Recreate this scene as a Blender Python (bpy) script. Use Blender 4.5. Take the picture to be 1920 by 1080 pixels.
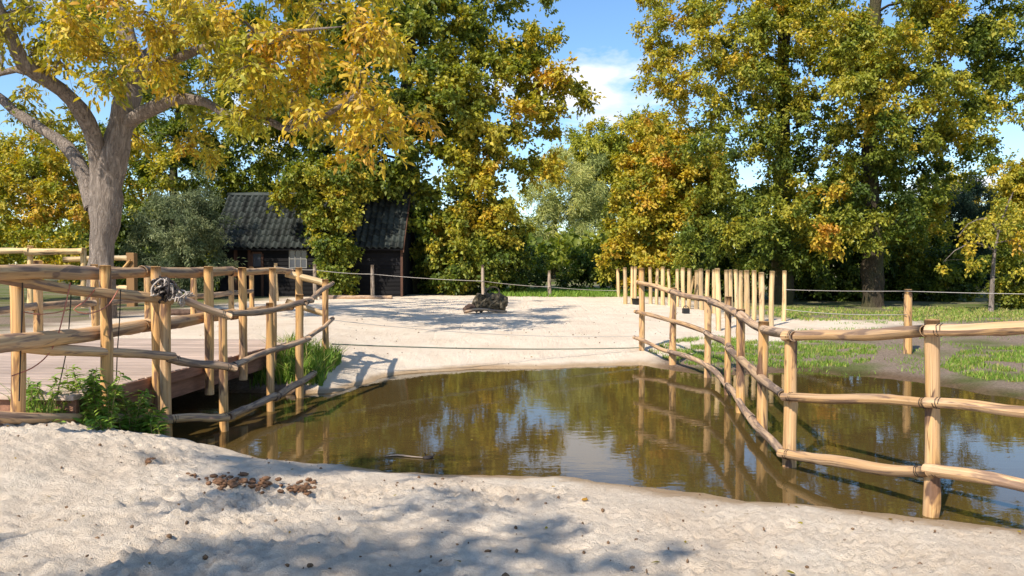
import bpy, math, random
import numpy as np
from mathutils import Vector

# ------------------------------------------------------------------ camera, sky, sun
scene = bpy.context.scene
for o in list(bpy.data.objects):
    bpy.data.objects.remove(o)
COL = scene.collection
EYE, FPX, HORIZON = 1.75, 1440.0, 505.0
TILT = math.atan((540 - HORIZON) / FPX)
cam_data = bpy.data.cameras.new("camera")
cam = bpy.data.objects.new("camera", cam_data)
COL.objects.link(cam)
cam.location = (0, 0, EYE)
cam.rotation_euler = (math.pi / 2 - TILT, 0, 0)
cam_data.sensor_width = 36
cam_data.lens = FPX / 1920 * 36
cam_data.clip_start = 0.05
cam_data.clip_end = 3000
scene.camera = cam

SUN_EL = math.radians(43)
SUN_XY = Vector((-0.57, -0.82)).normalized()
sun_dir = Vector((SUN_XY.x * math.cos(SUN_EL), SUN_XY.y * math.cos(SUN_EL), math.sin(SUN_EL)))
sun_data = bpy.data.lights.new("sun", 'SUN')
sun_data.energy = 5.0
sun_data.angle = math.radians(0.53)
sun_data.color = (1.0, 0.905, 0.77)
sun = bpy.data.objects.new("sun", sun_data)
COL.objects.link(sun)
sun.location = (-20, -30, 40)
sun.rotation_euler = (-sun_dir).to_track_quat('-Z', 'Y').to_euler()

scene.view_settings.view_transform = 'Standard'
scene.view_settings.look = 'None'
scene.view_settings.gamma = 1
scene.view_settings.exposure = 0.5
scene.view_settings.use_curve_mapping = False
scene.render.engine = 'CYCLES'
scene.cycles.max_bounces = 5
scene.cycles.diffuse_bounces = 3
scene.cycles.glossy_bounces = 2
scene.cycles.transmission_bounces = 3
scene.cycles.transparent_max_bounces = 6
scene.cycles.use_denoising = True
scene.cycles.caustics_reflective = False
scene.cycles.caustics_refractive = False

world = bpy.data.worlds.new("World")
scene.world = world
world.use_nodes = True


def N(nt, typ, **kw):
    n = nt.nodes.new(typ)
    for k, v in kw.items():
        setattr(n, k, v)
    return n


def setup_world():
    nt = world.node_tree
    nt.nodes.clear()
    L = nt.links.new
    out = N(nt, 'ShaderNodeOutputWorld')
    bg = N(nt, 'ShaderNodeBackground')
    bg.inputs['Strength'].default_value = 0.12
    sky = N(nt, 'ShaderNodeTexSky')
    sky.sky_type = 'NISHITA'
    sky.sun_disc = False
    sky.sun_elevation = SUN_EL
    sky.sun_rotation = math.atan2(SUN_XY.x, SUN_XY.y)
    sky.air_density = 1.0
    sky.dust_density = 0.2
    sky.ozone_density = 2.5
    hs = N(nt, 'ShaderNodeHueSaturation')
    hs.inputs['Saturation'].default_value = 1.14
    hs.inputs['Value'].default_value = 1.25
    L(sky.outputs[0], hs.inputs['Color'])
    tc = N(nt, 'ShaderNodeTexCoord')
    sep = N(nt, 'ShaderNodeSeparateXYZ')
    L(tc.outputs['Generated'], sep.inputs[0])
    zz = N(nt, 'ShaderNodeMath', operation='MAXIMUM')
    L(sep.outputs['Z'], zz.inputs[0])
    zz.inputs[1].default_value = 0.0
    za = N(nt, 'ShaderNodeMath', operation='ADD')
    L(zz.outputs[0], za.inputs[0])
    za.inputs[1].default_value = 0.22
    comb = N(nt, 'ShaderNodeCombineXYZ')
    for ax in 'XY':
        dv = N(nt, 'ShaderNodeMath', operation='DIVIDE')
        L(sep.outputs[ax], dv.inputs[0])
        L(za.outputs[0], dv.inputs[1])
        L(dv.outputs[0], comb.inputs[ax])
    mp = N(nt, 'ShaderNodeMapping')
    mp.inputs['Location'].default_value = CLOUD_SHIFT
    L(comb.outputs[0], mp.inputs[0])
    no = N(nt, 'ShaderNodeTexNoise')
    no.inputs['Scale'].default_value = 1.6
    no.inputs['Detail'].default_value = 7
    no.inputs['Roughness'].default_value = 0.55
    no.inputs['Distortion'].default_value = 0.25
    L(mp.outputs[0], no.inputs['Vector'])
    rp = N(nt, 'ShaderNodeValToRGB')
    rp.color_ramp.elements[0].position = 0.575
    rp.color_ramp.elements[0].color = (0, 0, 0, 1)
    rp.color_ramp.elements[1].position = 0.68
    rp.color_ramp.elements[1].color = (1, 1, 1, 1)
    L(no.outputs['Fac'], rp.inputs[0])
    mx = N(nt, 'ShaderNodeMix', data_type='RGBA')
    L(rp.outputs[0], mx.inputs[0])
    L(hs.outputs[0], mx.inputs[6])
    mx.inputs[7].default_value = (7.0, 7.1, 7.6, 1)
    L(mx.outputs[2], bg.inputs['Color'])
    L(bg.outputs[0], out.inputs[0])


CLOUD_SHIFT = (4.3, 1.9, 0.0)
setup_world()

# ------------------------------------------------------------------ helpers
rng = np.random.default_rng(7)
random.seed(5)


def P(px, py, d):
    """world point seen at pixel (px, py) of the photograph standing d metres in front of the camera"""
    u, v = (px - 960) / FPX, (540 - py) / FPX
    ct, st = math.cos(TILT), math.sin(TILT)
    dy = ct + v * st
    dz = -st + v * ct
    s = d / dy
    return Vector((u * s, d, EYE + dz * s))


def noise2(x, y, seed=0):
    x = np.asarray(x, float)
    y = np.asarray(y, float)
    xi, yi = np.floor(x).astype(np.int64), np.floor(y).astype(np.int64)
    xf, yf = x - xi, y - yi

    def grad(ix, iy):
        h = (ix * 374761393 + iy * 668265263 + seed * 974634777) & 0xFFFFFFFF
        h = ((h ^ (h >> 13)) * 1274126177) & 0xFFFFFFFF
        h = h ^ (h >> 16)
        a = (h & 0xFFFF) / 65536.0 * 2 * np.pi
        return np.cos(a), np.sin(a)
    u = xf * xf * xf * (xf * (xf * 6 - 15) + 10)
    v = yf * yf * yf * (yf * (yf * 6 - 15) + 10)
    g = []
    for ox in (0, 1):
        for oy in (0, 1):
            gx, gy = grad(xi + ox, yi + oy)
            g.append(gx * (xf - ox) + gy * (yf - oy))
    a = g[0] + (g[2] - g[0]) * u
    b = g[1] + (g[3] - g[1]) * u
    return (a + (b - a) * v) * 1.5


def fbm2(x, y, octv=4, seed=0):
    s, a, f = 0, 1.0, 1.0
    for k in range(octv):
        s = s + a * noise2(x * f, y * f, seed + k * 17)
        a *= 0.5
        f *= 2.03
    return s


def tag(o, label=None, cat=None, group=None, kind=None):
    if label:
        o['label'] = label
    if cat:
        o['category'] = cat
    if group:
        o['group'] = group
    if kind:
        o['kind'] = kind
    return o


def link(name, me, parent=None):
    o = bpy.data.objects.new(name, me)
    COL.objects.link(o)
    if parent is not None:
        o.parent = parent
        o.matrix_parent_inverse = parent.matrix_basis.inverted()
    return o


def empty(name, loc=(0, 0, 0)):
    o = bpy.data.objects.new(name, None)
    o.empty_display_size = 0.2
    COL.objects.link(o)
    o.location = loc
    return o


def smooth(me):
    me.polygons.foreach_set('use_smooth', np.ones(len(me.polygons), bool))


def mesh_py(name, verts, faces, mat, uvs=None, sm=False):
    me = bpy.data.meshes.new(name)
    me.from_pydata([tuple(v) for v in verts], [], faces)
    me.materials.append(mat)
    if uvs is not None:
        lay = me.uv_layers.new(name="UVMap")
        idx = np.empty(len(me.loops), np.int32)
        me.loops.foreach_get('vertex_index', idx)
        lay.data.foreach_set('uv', np.asarray(uvs, np.float32)[idx].ravel())
    if sm:
        smooth(me)
    me.update()
    return me


def mesh_np(name, verts, faces, mat, cols=None):
    """fast mesh of equal-sided faces (n x 3 or n x 4)"""
    me = bpy.data.meshes.new(name)
    nv, (nf, k) = len(verts), faces.shape
    me.vertices.add(nv)
    me.vertices.foreach_set('co', np.asarray(verts, np.float32).ravel())
    me.loops.add(nf * k)
    me.loops.foreach_set('vertex_index', np.asarray(faces, np.int32).ravel())
    me.polygons.add(nf)
    me.polygons.foreach_set('loop_start', np.arange(0, nf * k, k, dtype=np.int32))
    if cols is not None:
        at = me.attributes.new('tint', 'FLOAT_COLOR', 'POINT')
        c4 = np.ones((nv, 4), np.float32)
        c4[:, :3] = cols
        at.data.foreach_set('color', c4.ravel())
    me.materials.append(mat)
    me.update(calc_edges=True)
    return me


def box_geo(x0, x1, y0, y1, z0, z1):
    v = [(x0, y0, z0), (x1, y0, z0), (x1, y1, z0), (x0, y1, z0), (x0, y0, z1), (x1, y0, z1), (x1, y1, z1), (x0, y1, z1)]
    f = [(0, 3, 2, 1), (4, 5, 6, 7), (0, 1, 5, 4), (1, 2, 6, 5), (2, 3, 7, 6), (3, 0, 4, 7)]
    return v, f


def box(name, b, mat, parent=None, bevel=0.0):
    v, f = box_geo(*b)
    me = mesh_py(name, v, f, mat)
    if bevel:
        import bmesh
        bm = bmesh.new()
        bm.from_mesh(me)
        bmesh.ops.bevel(bm, geom=bm.edges[:], offset=bevel, segments=1, affect='EDGES')
        bm.to_mesh(me)
        bm.free()
    return link(name, me, parent)


def catmull(pts, rad, step):
    pts = [np.array(p, float) for p in pts]
    if len(pts) == 2:
        n = max(2, int(np.linalg.norm(pts[1] - pts[0]) / step) + 1)
        t = np.linspace(0, 1, n)
        return [pts[0] * (1 - k) + pts[1] * k for k in t], [rad[0] * (1 - k) + rad[1] * k for k in t]
    ext = [2 * pts[0] - pts[1]] + pts + [2 * pts[-1] - pts[-2]]
    op, orad = [], []
    for i in range(len(pts) - 1):
        p0, p1, p2, p3 = ext[i:i + 4]
        n = max(1, int(round(np.linalg.norm(p2 - p1) / step)))
        for k in range(n):
            t = k / n
            op.append(0.5 * ((2 * p1) + (-p0 + p2) * t + (2 * p0 - 5 * p1 + 4 * p2 - p3) * t * t + (-p0 + 3 * p1 - 3 * p2 + p3) * t ** 3))
            orad.append(rad[i] * (1 - t) + rad[i + 1] * t)
    op.append(pts[-1])
    orad.append(rad[-1])
    return op, orad


def tube(pts, rad, seg=10, step=0.12, wob=0.06, cap=True, seed=0, knots=0, bend=0.0):
    """tapered irregular log along a path; returns verts, faces, uvs"""
    rs = random.Random(seed)
    if not hasattr(rad, '__len__'):
        rad = [rad] * len(pts)
    op, orad = catmull(pts, rad, step)
    n = len(op)
    if bend and n > 3:
        a, b = rs.uniform(0, 6.28), rs.uniform(0, 6.28)
        for i in range(n):
            t = i / (n - 1)
            w = math.sin(t * math.pi)
            op[i] = op[i] + np.array((math.sin(a + t * 5), math.cos(b + t * 4), math.sin(b + t * 6))) * bend * w
    V, F, U = [], [], []
    up = np.array((0, 0, 1.0))
    prev = None
    length = 0
    ph = [rs.uniform(0, 6.28) for _ in range(6)]
    kn = [(rs.uniform(0.05, 0.95), rs.uniform(0, 6.28), rs.uniform(0.12, 0.3)) for _ in range(knots)]
    tot = sum(np.linalg.norm(op[i + 1] - op[i]) for i in range(n - 1))
    for i in range(n):
        t = op[min(i + 1, n - 1)] - op[max(i - 1, 0)]
        t = t / (np.linalg.norm(t) + 1e-9)
        if prev is None:
            a = np.cross(t, up)
            if np.linalg.norm(a) < 0.2:
                a = np.cross(t, (1, 0, 0))
        else:
            a = prev - t * np.dot(prev, t)
        a = a / np.linalg.norm(a)
        prev = a
        b = np.cross(t, a)
        if i:
            length += np.linalg.norm(op[i] - op[i - 1])
        for k in range(seg + 1):
            an = 2 * math.pi * k / seg
            r = orad[i] * (1 + wob * (math.sin(2 * an + ph[0] + length * 2.1) * 0.6 + math.sin(3 * an + ph[1] - length * 3.3) * 0.5 + math.sin(length * 4.1 + ph[2]) * 0.7 + math.sin(length * 9.3 + ph[3] + an) * 0.4))
            for (kt, ka, ks) in kn:
                dv = (length - kt * tot) / (orad[i] * 0.9)
                da = math.cos(an - ka)
                if da > 0 and abs(dv) < 2.5:
                    r *= 1 + ks * (da ** 4) * math.exp(-dv * dv)
            V.append(op[i] + (a * math.cos(an) + b * math.sin(an)) * r)
            U.append((k / seg, length))
    w = seg + 1
    for i in range(n - 1):
        for k in range(seg):
            F.append((i * w + k, i * w + k + 1, (i + 1) * w + k + 1, (i + 1) * w + k))
    if cap:
        for i, sgn in ((0, -1), (n - 1, 1)):
            t = op[min(i + 1, n - 1)] - op[max(i - 1, 0)]
            t = t / (np.linalg.norm(t) + 1e-9)
            c0 = len(V)
            for k in range(seg):
                p = V[i * w + k]
                V.append(op[i] + (p - op[i]) * 0.86 + t * sgn * orad[i] * 0.10)
                U.append((k / seg, 50 + i))
            V.append(op[i] + t * sgn * orad[i] * 0.10)
            U.append((0.5, 50 + i))
            cc = len(V) - 1
            for k in range(seg):
                k2 = (k + 1) % seg
                q = (i * w + k, i * w + k + 1, c0 + k2, c0 + k)
                tr = (c0 + k, c0 + k2, cc)
                F.append(q[::-1] if sgn > 0 else q)
                F.append(tr if sgn > 0 else tr[::-1])
    return V, F, U


def logobj(name, pts, rad, mat, parent=None, seg=10, step=0.12, wob=0.06, seed=0, knots=3, bend=0.0, cap=True):
    V, F, U = tube(pts, rad, seg, step, wob, cap, seed, knots, bend)
    me = mesh_py(name, V, F, mat, U, True)
    return link(name, me, parent)


def merge(parts):
    V, F, U = [], [], []
    for v, f, u in parts:
        o = len(V)
        V += list(v)
        F += [tuple(i + o for i in q) for q in f]
        U += list(u)
    return V, F, U


# ------------------------------------------------------------------ materials
def new_mat(name):
    m = bpy.data.materials.new(name)
    m.use_nodes = True
    nt = m.node_tree
    b = nt.nodes['Principled BSDF']
    return m, nt, b


def ramp(nt, stops):
    r = N(nt, 'ShaderNodeValToRGB')
    e = r.color_ramp.elements
    while len(e) > 1:
        e.remove(e[-1])
    e[0].position, e[0].color = stops[0][0], (*stops[0][1], 1)
    for p, c in stops[1:]:
        q = e.new(p)
        q.color = (*c, 1)
    return r


def mixrgb(nt, fac, a, b, mode='MIX'):
    m = N(nt, 'ShaderNodeMix', data_type='RGBA', blend_type=mode)
    for i, s in ((0, fac), (6, a), (7, b)):
        if isinstance(s, (int, float)):
            m.inputs[i].default_value = s
        elif isinstance(s, tuple):
            m.inputs[i].default_value = (*s, 1) if len(s) == 3 else s
        else:
            nt.links.new(s, m.inputs[i])
    return m.outputs[2]


def noise_node(nt, vec, scale, detail=4, rough=0.55, dist=0.0):
    n = N(nt, 'ShaderNodeTexNoise')
    n.inputs['Scale'].default_value = scale
    n.inputs['Detail'].default_value = detail
    n.inputs['Roughness'].default_value = rough
    n.inputs['Distortion'].default_value = dist
    if vec is not None:
        nt.links.new(vec, n.inputs['Vector'])
    return n.outputs['Fac']


def mapping(nt, vec, scale=(1, 1, 1), loc=(0, 0, 0)):
    m = N(nt, 'ShaderNodeMapping')
    m.inputs['Scale'].default_value = scale
    m.inputs['Location'].default_value = loc
    nt.links.new(vec, m.inputs[0])
    return m.outputs[0]


def bump(nt, b, hgt, strength=0.4, dist=0.02):
    n = N(nt, 'ShaderNodeBump')
    n.inputs['Strength'].default_value = strength
    n.inputs['Distance'].default_value = dist
    nt.links.new(hgt, n.inputs['Height'])
    nt.links.new(n.outputs[0], b.inputs['Normal'])


def log_mat(name, pale, mid, dark, bark, bark_amt=0.5, rnd=0.15):
    """peeled round timber: long grain, cracks, left-over bark patches"""
    m, nt, b = new_mat(name)
    L = nt.links.new
    uv = N(nt, 'ShaderNodeTexCoord').outputs['UV']
    oi = N(nt, 'ShaderNodeObjectInfo')
    off = N(nt, 'ShaderNodeVectorMath', operation='ADD')
    sc = N(nt, 'ShaderNodeVectorMath', operation='SCALE')
    L(oi.outputs['Random'], sc.inputs['Scale'])
    sc.inputs[0].default_value = (0, 37.0, 13.0)
    L(uv, off.inputs[0])
    L(sc.outputs[0], off.inputs[1])
    v = off.outputs[0]
    g = noise_node(nt, mapping(nt, v, (14, 1.2, 1)), 1.0, 5, 0.6, 0.6)
    r = ramp(nt, [(0.25, dark), (0.45, mid), (0.65, pale)])
    L(g, r.inputs[0])
    pn = noise_node(nt, mapping(nt, v, (3.0, 1.6, 1)), 1.0, 3, 0.6, 0.8)
    pr = ramp(nt, [(bark_amt - 0.03, (1, 1, 1)), (bark_amt + 0.05, (0, 0, 0))])
    L(pn, pr.inputs[0])
    bk = noise_node(nt, mapping(nt, v, (20, 5, 1)), 1.0, 4, 0.6)
    br = ramp(nt, [(0.3, tuple(c * 0.5 for c in bark)), (0.7, bark)])
    L(bk, br.inputs[0])
    c1 = mixrgb(nt, pr.outputs[0], r.outputs[0], br.outputs[0])
    gn = noise_node(nt, mapping(nt, v, (1.6, 0.9, 1), (7, 3, 0)), 1.0, 4, 0.6, 0.5)
    gr = ramp(nt, [(0.42, (0, 0, 0)), (0.66, (0.5, 0.5, 0.5))])
    L(gn, gr.inputs[0])
    gc = N(nt, 'ShaderNodeHueSaturation')
    gc.inputs['Saturation'].default_value = 0.55
    gc.inputs['Value'].default_value = 0.72
    L(c1, gc.inputs['Color'])
    c1 = mixrgb(nt, gr.outputs[0], c1, gc.outputs[0])
    # dark cracks along the grain
    cn = noise_node(nt, mapping(nt, v, (9, 0.35, 1), (3, 1, 0)), 1.0, 2, 0.4, 0.3)
    cr = ramp(nt, [(0.490, (0, 0, 0)), (0.5, (0.8, 0.8, 0.8)), (0.510, (0, 0, 0))])
    L(cn, cr.inputs[0])
    c2 = mixrgb(nt, cr.outputs[0], c1, tuple(c * 0.35 for c in dark))
    hv = N(nt, 'ShaderNodeHueSaturation')
    mr = N(nt, 'ShaderNodeMapRange')
    mr.inputs[3].default_value = 1 - rnd
    mr.inputs[4].default_value = 1 + rnd
    L(oi.outputs['Random'], mr.inputs[0])
    L(mr.outputs[0], hv.inputs['Value'])
    L(c2, hv.inputs['Color'])
    L(hv.outputs[0], b.inputs['Base Color'])
    b.inputs['Roughness'].default_value = 0.75
    b.inputs['Specular IOR Level'].default_value = 0.25
    hm = mixrgb(nt, 0.5, g, bk)
    hh = mixrgb(nt, cr.outputs[0], hm, (0, 0, 0))
    bump(nt, b, hh, 0.5, 0.012)
    return m


M_POST = log_mat('peeled_post_wood', (0.66, 0.40, 0.16), (0.54, 0.30, 0.11), (0.34, 0.17, 0.06), (0.22, 0.12, 0.07), 0.41)
M_RAIL = log_mat('weathered_rail_wood', (0.54, 0.37, 0.22), (0.45, 0.29, 0.17), (0.30, 0.18, 0.105), (0.31, 0.21, 0.15), 0.48)
M_RAILG = log_mat('fresh_rail_wood', (0.60, 0.39, 0.20), (0.50, 0.30, 0.14), (0.32, 0.18, 0.09), (0.32, 0.20, 0.13), 0.44)
M_STAKE = log_mat('stake_wood', (0.70, 0.52, 0.28), (0.56, 0.38, 0.18), (0.34, 0.21, 0.10), (0.30, 0.19, 0.11), 0.34, 0.22)
M_OLDPOST = log_mat('grey_post_wood', (0.42, 0.34, 0.26), (0.30, 0.23, 0.17), (0.18, 0.13, 0.09), (0.14, 0.10, 0.08), 0.42)


def bark_mat(name, a, bcol, moss=None):
    m, nt, b = new_mat(name)
    L = nt.links.new
    uv = N(nt, 'ShaderNodeTexCoord').outputs['Object']
    n1 = noise_node(nt, mapping(nt, uv, (13, 13, 2.6)), 1.0, 8, 0.7, 1.2)
    r = ramp(nt, [(0.28, a), (0.5, tuple((x + y) / 2 for x, y in zip(a, bcol))), (0.72, bcol)])
    L(n1, r.inputs[0])
    c = r.outputs[0]
    n2 = noise_node(nt, mapping(nt, uv, (1.3, 1.3, 0.7)), 1.0, 3)
    r2 = ramp(nt, [(0.45, (0, 0, 0)), (0.65, (1, 1, 1))])
    L(n2, r2.inputs[0])
    if moss:
        c = mixrgb(nt, r2.outputs[0], c, moss, 'MIX')
    L(c, b.inputs['Base Color'])
    b.inputs['Roughness'].default_value = 0.9
    b.inputs['Specular IOR Level'].default_value = 0.1
    bump(nt, b, n1, 1.0, 0.2)
    return m


M_BARK = bark_mat('walnut_bark', (0.11, 0.085, 0.07), (0.54, 0.45, 0.38))
M_BARKD = bark_mat('oak_bark', (0.035, 0.028, 0.02), (0.14, 0.11, 0.075), (0.11, 0.105, 0.05))


def leaf_mat(name, trans=0.38, rough=0.5):
    m, nt, b = new_mat(name)
    L = nt.links.new
    at = N(nt, 'ShaderNodeAttribute')
    at.attribute_name = 'tint'
    L(at.outputs['Color'], b.inputs['Base Color'])
    b.inputs['Roughness'].default_value = rough
    b.inputs['Specular IOR Level'].default_value = 0.3
    tr = N(nt, 'ShaderNodeBsdfTranslucent')
    hs = N(nt, 'ShaderNodeHueSaturation')
    hs.inputs['Saturation'].default_value = 1.1
    hs.inputs['Value'].default_value = 1.2
    L(at.outputs['Color'], hs.inputs['Color'])
    L(hs.outputs[0], tr.inputs['Color'])
    mx = N(nt, 'ShaderNodeMixShader')
    mx.inputs[0].default_value = trans
    L(b.outputs[0], mx.inputs[1])
    L(tr.outputs[0], mx.inputs[2])
    L(mx.outputs[0], nt.nodes['Material Output'].inputs[0])
    return m


M_LEAF = leaf_mat('leaves')
M_GRASS = leaf_mat('grass_blades', 0.3, 0.55)


def flat_mat(name, col, rough=0.8, var=0.3, scale=8, bmp=0.3, spec=0.2, metal=0.0):
    m, nt, b = new_mat(name)
    co = N(nt, 'ShaderNodeTexCoord').outputs['Object']
    n = noise_node(nt, co, scale, 5, 0.6)
    r = ramp(nt, [(0.3, tuple(c * (1 - var) for c in col)), (0.7, tuple(min(1, c * (1 + var)) for c in col))])
    nt.links.new(n, r.inputs[0])
    nt.links.new(r.outputs[0], b.inputs['Base Color'])
    b.inputs['Roughness'].default_value = rough
    b.inputs['Specular IOR Level'].default_value = spec
    b.inputs['Metallic'].default_value = metal
    if bmp:
        bump(nt, b, n, bmp, 0.02)
    return m


def board_mat(name, col, rough=0.8, grain=(1, 18, 18), rnd=0.2):
    m, nt, b = new_mat(name)
    L = nt.links.new
    co = N(nt, 'ShaderNodeTexCoord').outputs['Object']
    oi = N(nt, 'ShaderNodeObjectInfo')
    n = noise_node(nt, mapping(nt, co, grain), 1.0, 5, 0.65, 0.4)
    r = ramp(nt, [(0.3, tuple(c * 0.6 for c in col)), (0.7, tuple(min(1, c * 1.2) for c in col))])
    L(n, r.inputs[0])
    hv = N(nt, 'ShaderNodeHueSaturation')
    mr = N(nt, 'ShaderNodeMapRange')
    mr.inputs[3].default_value = 1 - rnd
    mr.inputs[4].default_value = 1 + rnd
    L(oi.outputs['Random'], mr.inputs[0])
    L(mr.outputs[0], hv.inputs['Value'])
    L(r.outputs[0], hv.inputs['Color'])
    L(hv.outputs[0], b.inputs['Base Color'])
    b.inputs['Roughness'].default_value = rough
    b.inputs['Specular IOR Level'].default_value = 0.2
    bump(nt, b, n, 0.35, 0.01)
    return m


M_PLANK = board_mat('deck_plank', (0.46, 0.35, 0.28), 0.7, (1.5, 30, 30), 0.16)
M_BEAM = board_mat('bridge_beam', (0.27, 0.14, 0.09), 0.75, (20, 1.5, 20), 0.12)
M_BLACK = board_mat('tarred_board', (0.010, 0.0095, 0.0105), 0.9, (1.5, 20, 20), 0.3)
M_BROWN = board_mat('brown_door_frame', (0.085, 0.042, 0.028), 0.7, (20, 20, 2), 0.15)
M_WHITE = flat_mat('pale_paint', (0.20, 0.195, 0.18), 0.6, 0.15, 20, 0.1)
M_TILE = board_mat('roof_tile', (0.029, 0.035, 0.031), 0.65, (5, 5, 5), 0.6)
M_CORD = flat_mat('grey_cord', (0.42, 0.36, 0.31), 0.8, 0.2, 60, 0.1)
M_REDCORD = flat_mat('red_cord', (0.42, 0.16, 0.11), 0.7, 0.2, 60, 0.1)
M_DARKCORD = flat_mat('dark_cord', (0.035, 0.028, 0.026), 0.7, 0.2, 60, 0.1)
M_ROPE = flat_mat('electric_rope', (0.46, 0.42, 0.38), 0.7, 0.15, 40, 0.1)
M_GREENROPE = flat_mat('green_rope', (0.17, 0.19, 0.14), 0.7, 0.2, 40, 0.1)
M_DUNG = flat_mat('dung', (0.19, 0.105, 0.06), 0.9, 0.4, 45, 0.5, 0.1)
M_STUMP = flat_mat('rotten_wood', (0.085, 0.07, 0.048), 0.95, 0.6, 9, 1.0, 0.1)
M_STUMPD = flat_mat('dark_rotten_wood', (0.10, 0.065, 0.05), 0.95, 0.5, 10, 0.8, 0.1)
M_BLKPLASTIC = flat_mat('black_plastic', (0.012, 0.012, 0.012), 0.5, 0.1, 10, 0.0, 0.4)
M_CRUMB = flat_mat('crumbs', (0.16, 0.10, 0.06), 0.95, 0.5, 30, 0.2, 0.1)
M_STRAW = flat_mat('dry_straw', (0.36, 0.26, 0.13), 0.9, 0.3, 20, 0.0, 0.1)
M_METAL = flat_mat('tie_wire', (0.05, 0.042, 0.036), 0.55, 0.3, 40, 0.0, 0.4, 0.5)


def glass_mat():
    m, nt, b = new_mat('window_glass')
    b.inputs['Base Color'].default_value = (0.05, 0.055, 0.07, 1)
    b.inputs['Roughness'].default_value = 0.15
    b.inputs['Specular IOR Level'].default_value = 0.6
    return m


M_GLASS = glass_mat()

# ------------------------------------------------------------------ terrain
POND = np.array([
    (-14, 7.9), (-9, 7.95), (-6, 7.9), (-4.2, 7.85), (-3.45, 7.62), (-2.64, 7.30), (-2.07, 6.94), (-1.2, 6.63), (-0.27, 6.5), (0.4, 6.42),
    (1.02, 6.15), (1.78, 5.83), (2.15, 5.73), (2.64, 5.51), (2.94, 5.38), (3.43, 5.14), (5, 4.5), (8, 3.6), (14, 2.6), (24, 2.0),
    (26, 5), (20, 7.2), (12, 8.2), (9, 9.0), (7.6, 9.75), (6.8, 10.25), (6.45, 11.05), (6.3, 11.6), (5.8, 12.3), (4.9, 13.0), (3.9, 12.7),
    (3.1, 12.75), (2.7, 13.5), (2.33, 13.95), (0.85, 13.6), (-0.56, 13.4), (-1.62, 13.0), (-2.0, 12.5), (-2.35, 11.5), (-2.6, 10.9),
    (-3.1, 10.75), (-4.5, 10.9), (-7, 11.0), (-14, 11.2)])


def pond_sd(x, y):
    """signed distance to the shoreline, positive on land"""
    x = np.asarray(x, float)
    y = np.asarray(y, float)
    shp = x.shape
    x, y = x.ravel(), y.ravel()
    best = np.full(x.shape, 1e9)
    inside = np.zeros(x.shape, bool)
    n = len(POND)
    for i in range(n):
        ax, ay = POND[i]
        bx, by = POND[(i + 1) % n]
        dx, dy = bx - ax, by - ay
        t = np.clip(((x - ax) * dx + (y - ay) * dy) / (dx * dx + dy * dy), 0, 1)
        best = np.minimum(best, (x - ax - t * dx) ** 2 + (y - ay - t * dy) ** 2)
        c = ((ay > y) != (by > y)) & (x < (bx - ax) * (y - ay) / (by - ay + 1e-12) + ax)
        inside ^= c
    d = np.sqrt(best)
    return np.where(inside, -d, d).reshape(shp)


CTRL = np.array([  # x, y, plateau height, rise length
    (-4.6, 6.0, 0.60, 1.0), (-8, 5, 0.70, 1.2), (-5.6, 6.9, 0.70, 0.5), (-7.5, 6.9, 0.70, 0.5), (-2.2, 4.2, 0.45, 2.3), (0, 4, 0.40, 2.6), (3.5, 3.2, 0.36, 2.6), (0, -3, 0.5, 3), (10, 0, 0.4, 3),
    (-6, 13, 0.62, 0.8), (-10, 20, 0.55, 2), (0, 17, 0.46, 2.6), (0, 25, 0.47, 3), (-5, 34, 0.55, 3), (4, 30, 0.48, 3), (7, 15, 0.36, 4.5), (9, 20, 0.40, 5), (14, 26, 0.40, 5), (20, 12, 0.4, 4)])


def smoothstep(a, b, x):
    t = np.clip((x - a) / (b - a), 0, 1)
    return t * t * (3 - 2 * t)


def dents(x, y, cell, seed):
    """hoof and foot prints: a pit with a raised rim in some of the cells of a jittered lattice"""
    out = np.zeros(np.shape(x))
    ix, iy = np.floor(x / cell).astype(np.int64), np.floor(y / cell).astype(np.int64)
    for ox in (-1, 0, 1):
        for oy in (-1, 0, 1):
            cx, cy = ix + ox, iy + oy
            h = (cx * 374761393 + cy * 668265263 + seed * 974634777) & 0xFFFFFFFF
            h = ((h ^ (h >> 13)) * 1274126177) & 0xFFFFFFFF
            h = h ^ (h >> 16)
            a, b, c, e = (h & 255) / 255.0, ((h >> 8) & 255) / 255.0, ((h >> 16) & 255) / 255.0, ((h >> 24) & 255) / 255.0
            px, py = (cx + 0.2 + 0.6 * a) * cell, (cy + 0.2 + 0.6 * b) * cell
            s = cell * (0.16 + 0.12 * e)
            an = c * 6.28 * 3
            dx, dy = x - px, y - py
            u, v = dx * np.cos(an) + dy * np.sin(an), (-dx * np.sin(an) + dy * np.cos(an)) * 1.5
            r = np.sqrt(u * u + v * v) / s
            out += np.where(c < 0.6, s * (-0.34 * np.exp(-(r ** 3)) + 0.16 * np.exp(-((r - 1.45) / 0.4) ** 2)), 0)
    return out


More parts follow.
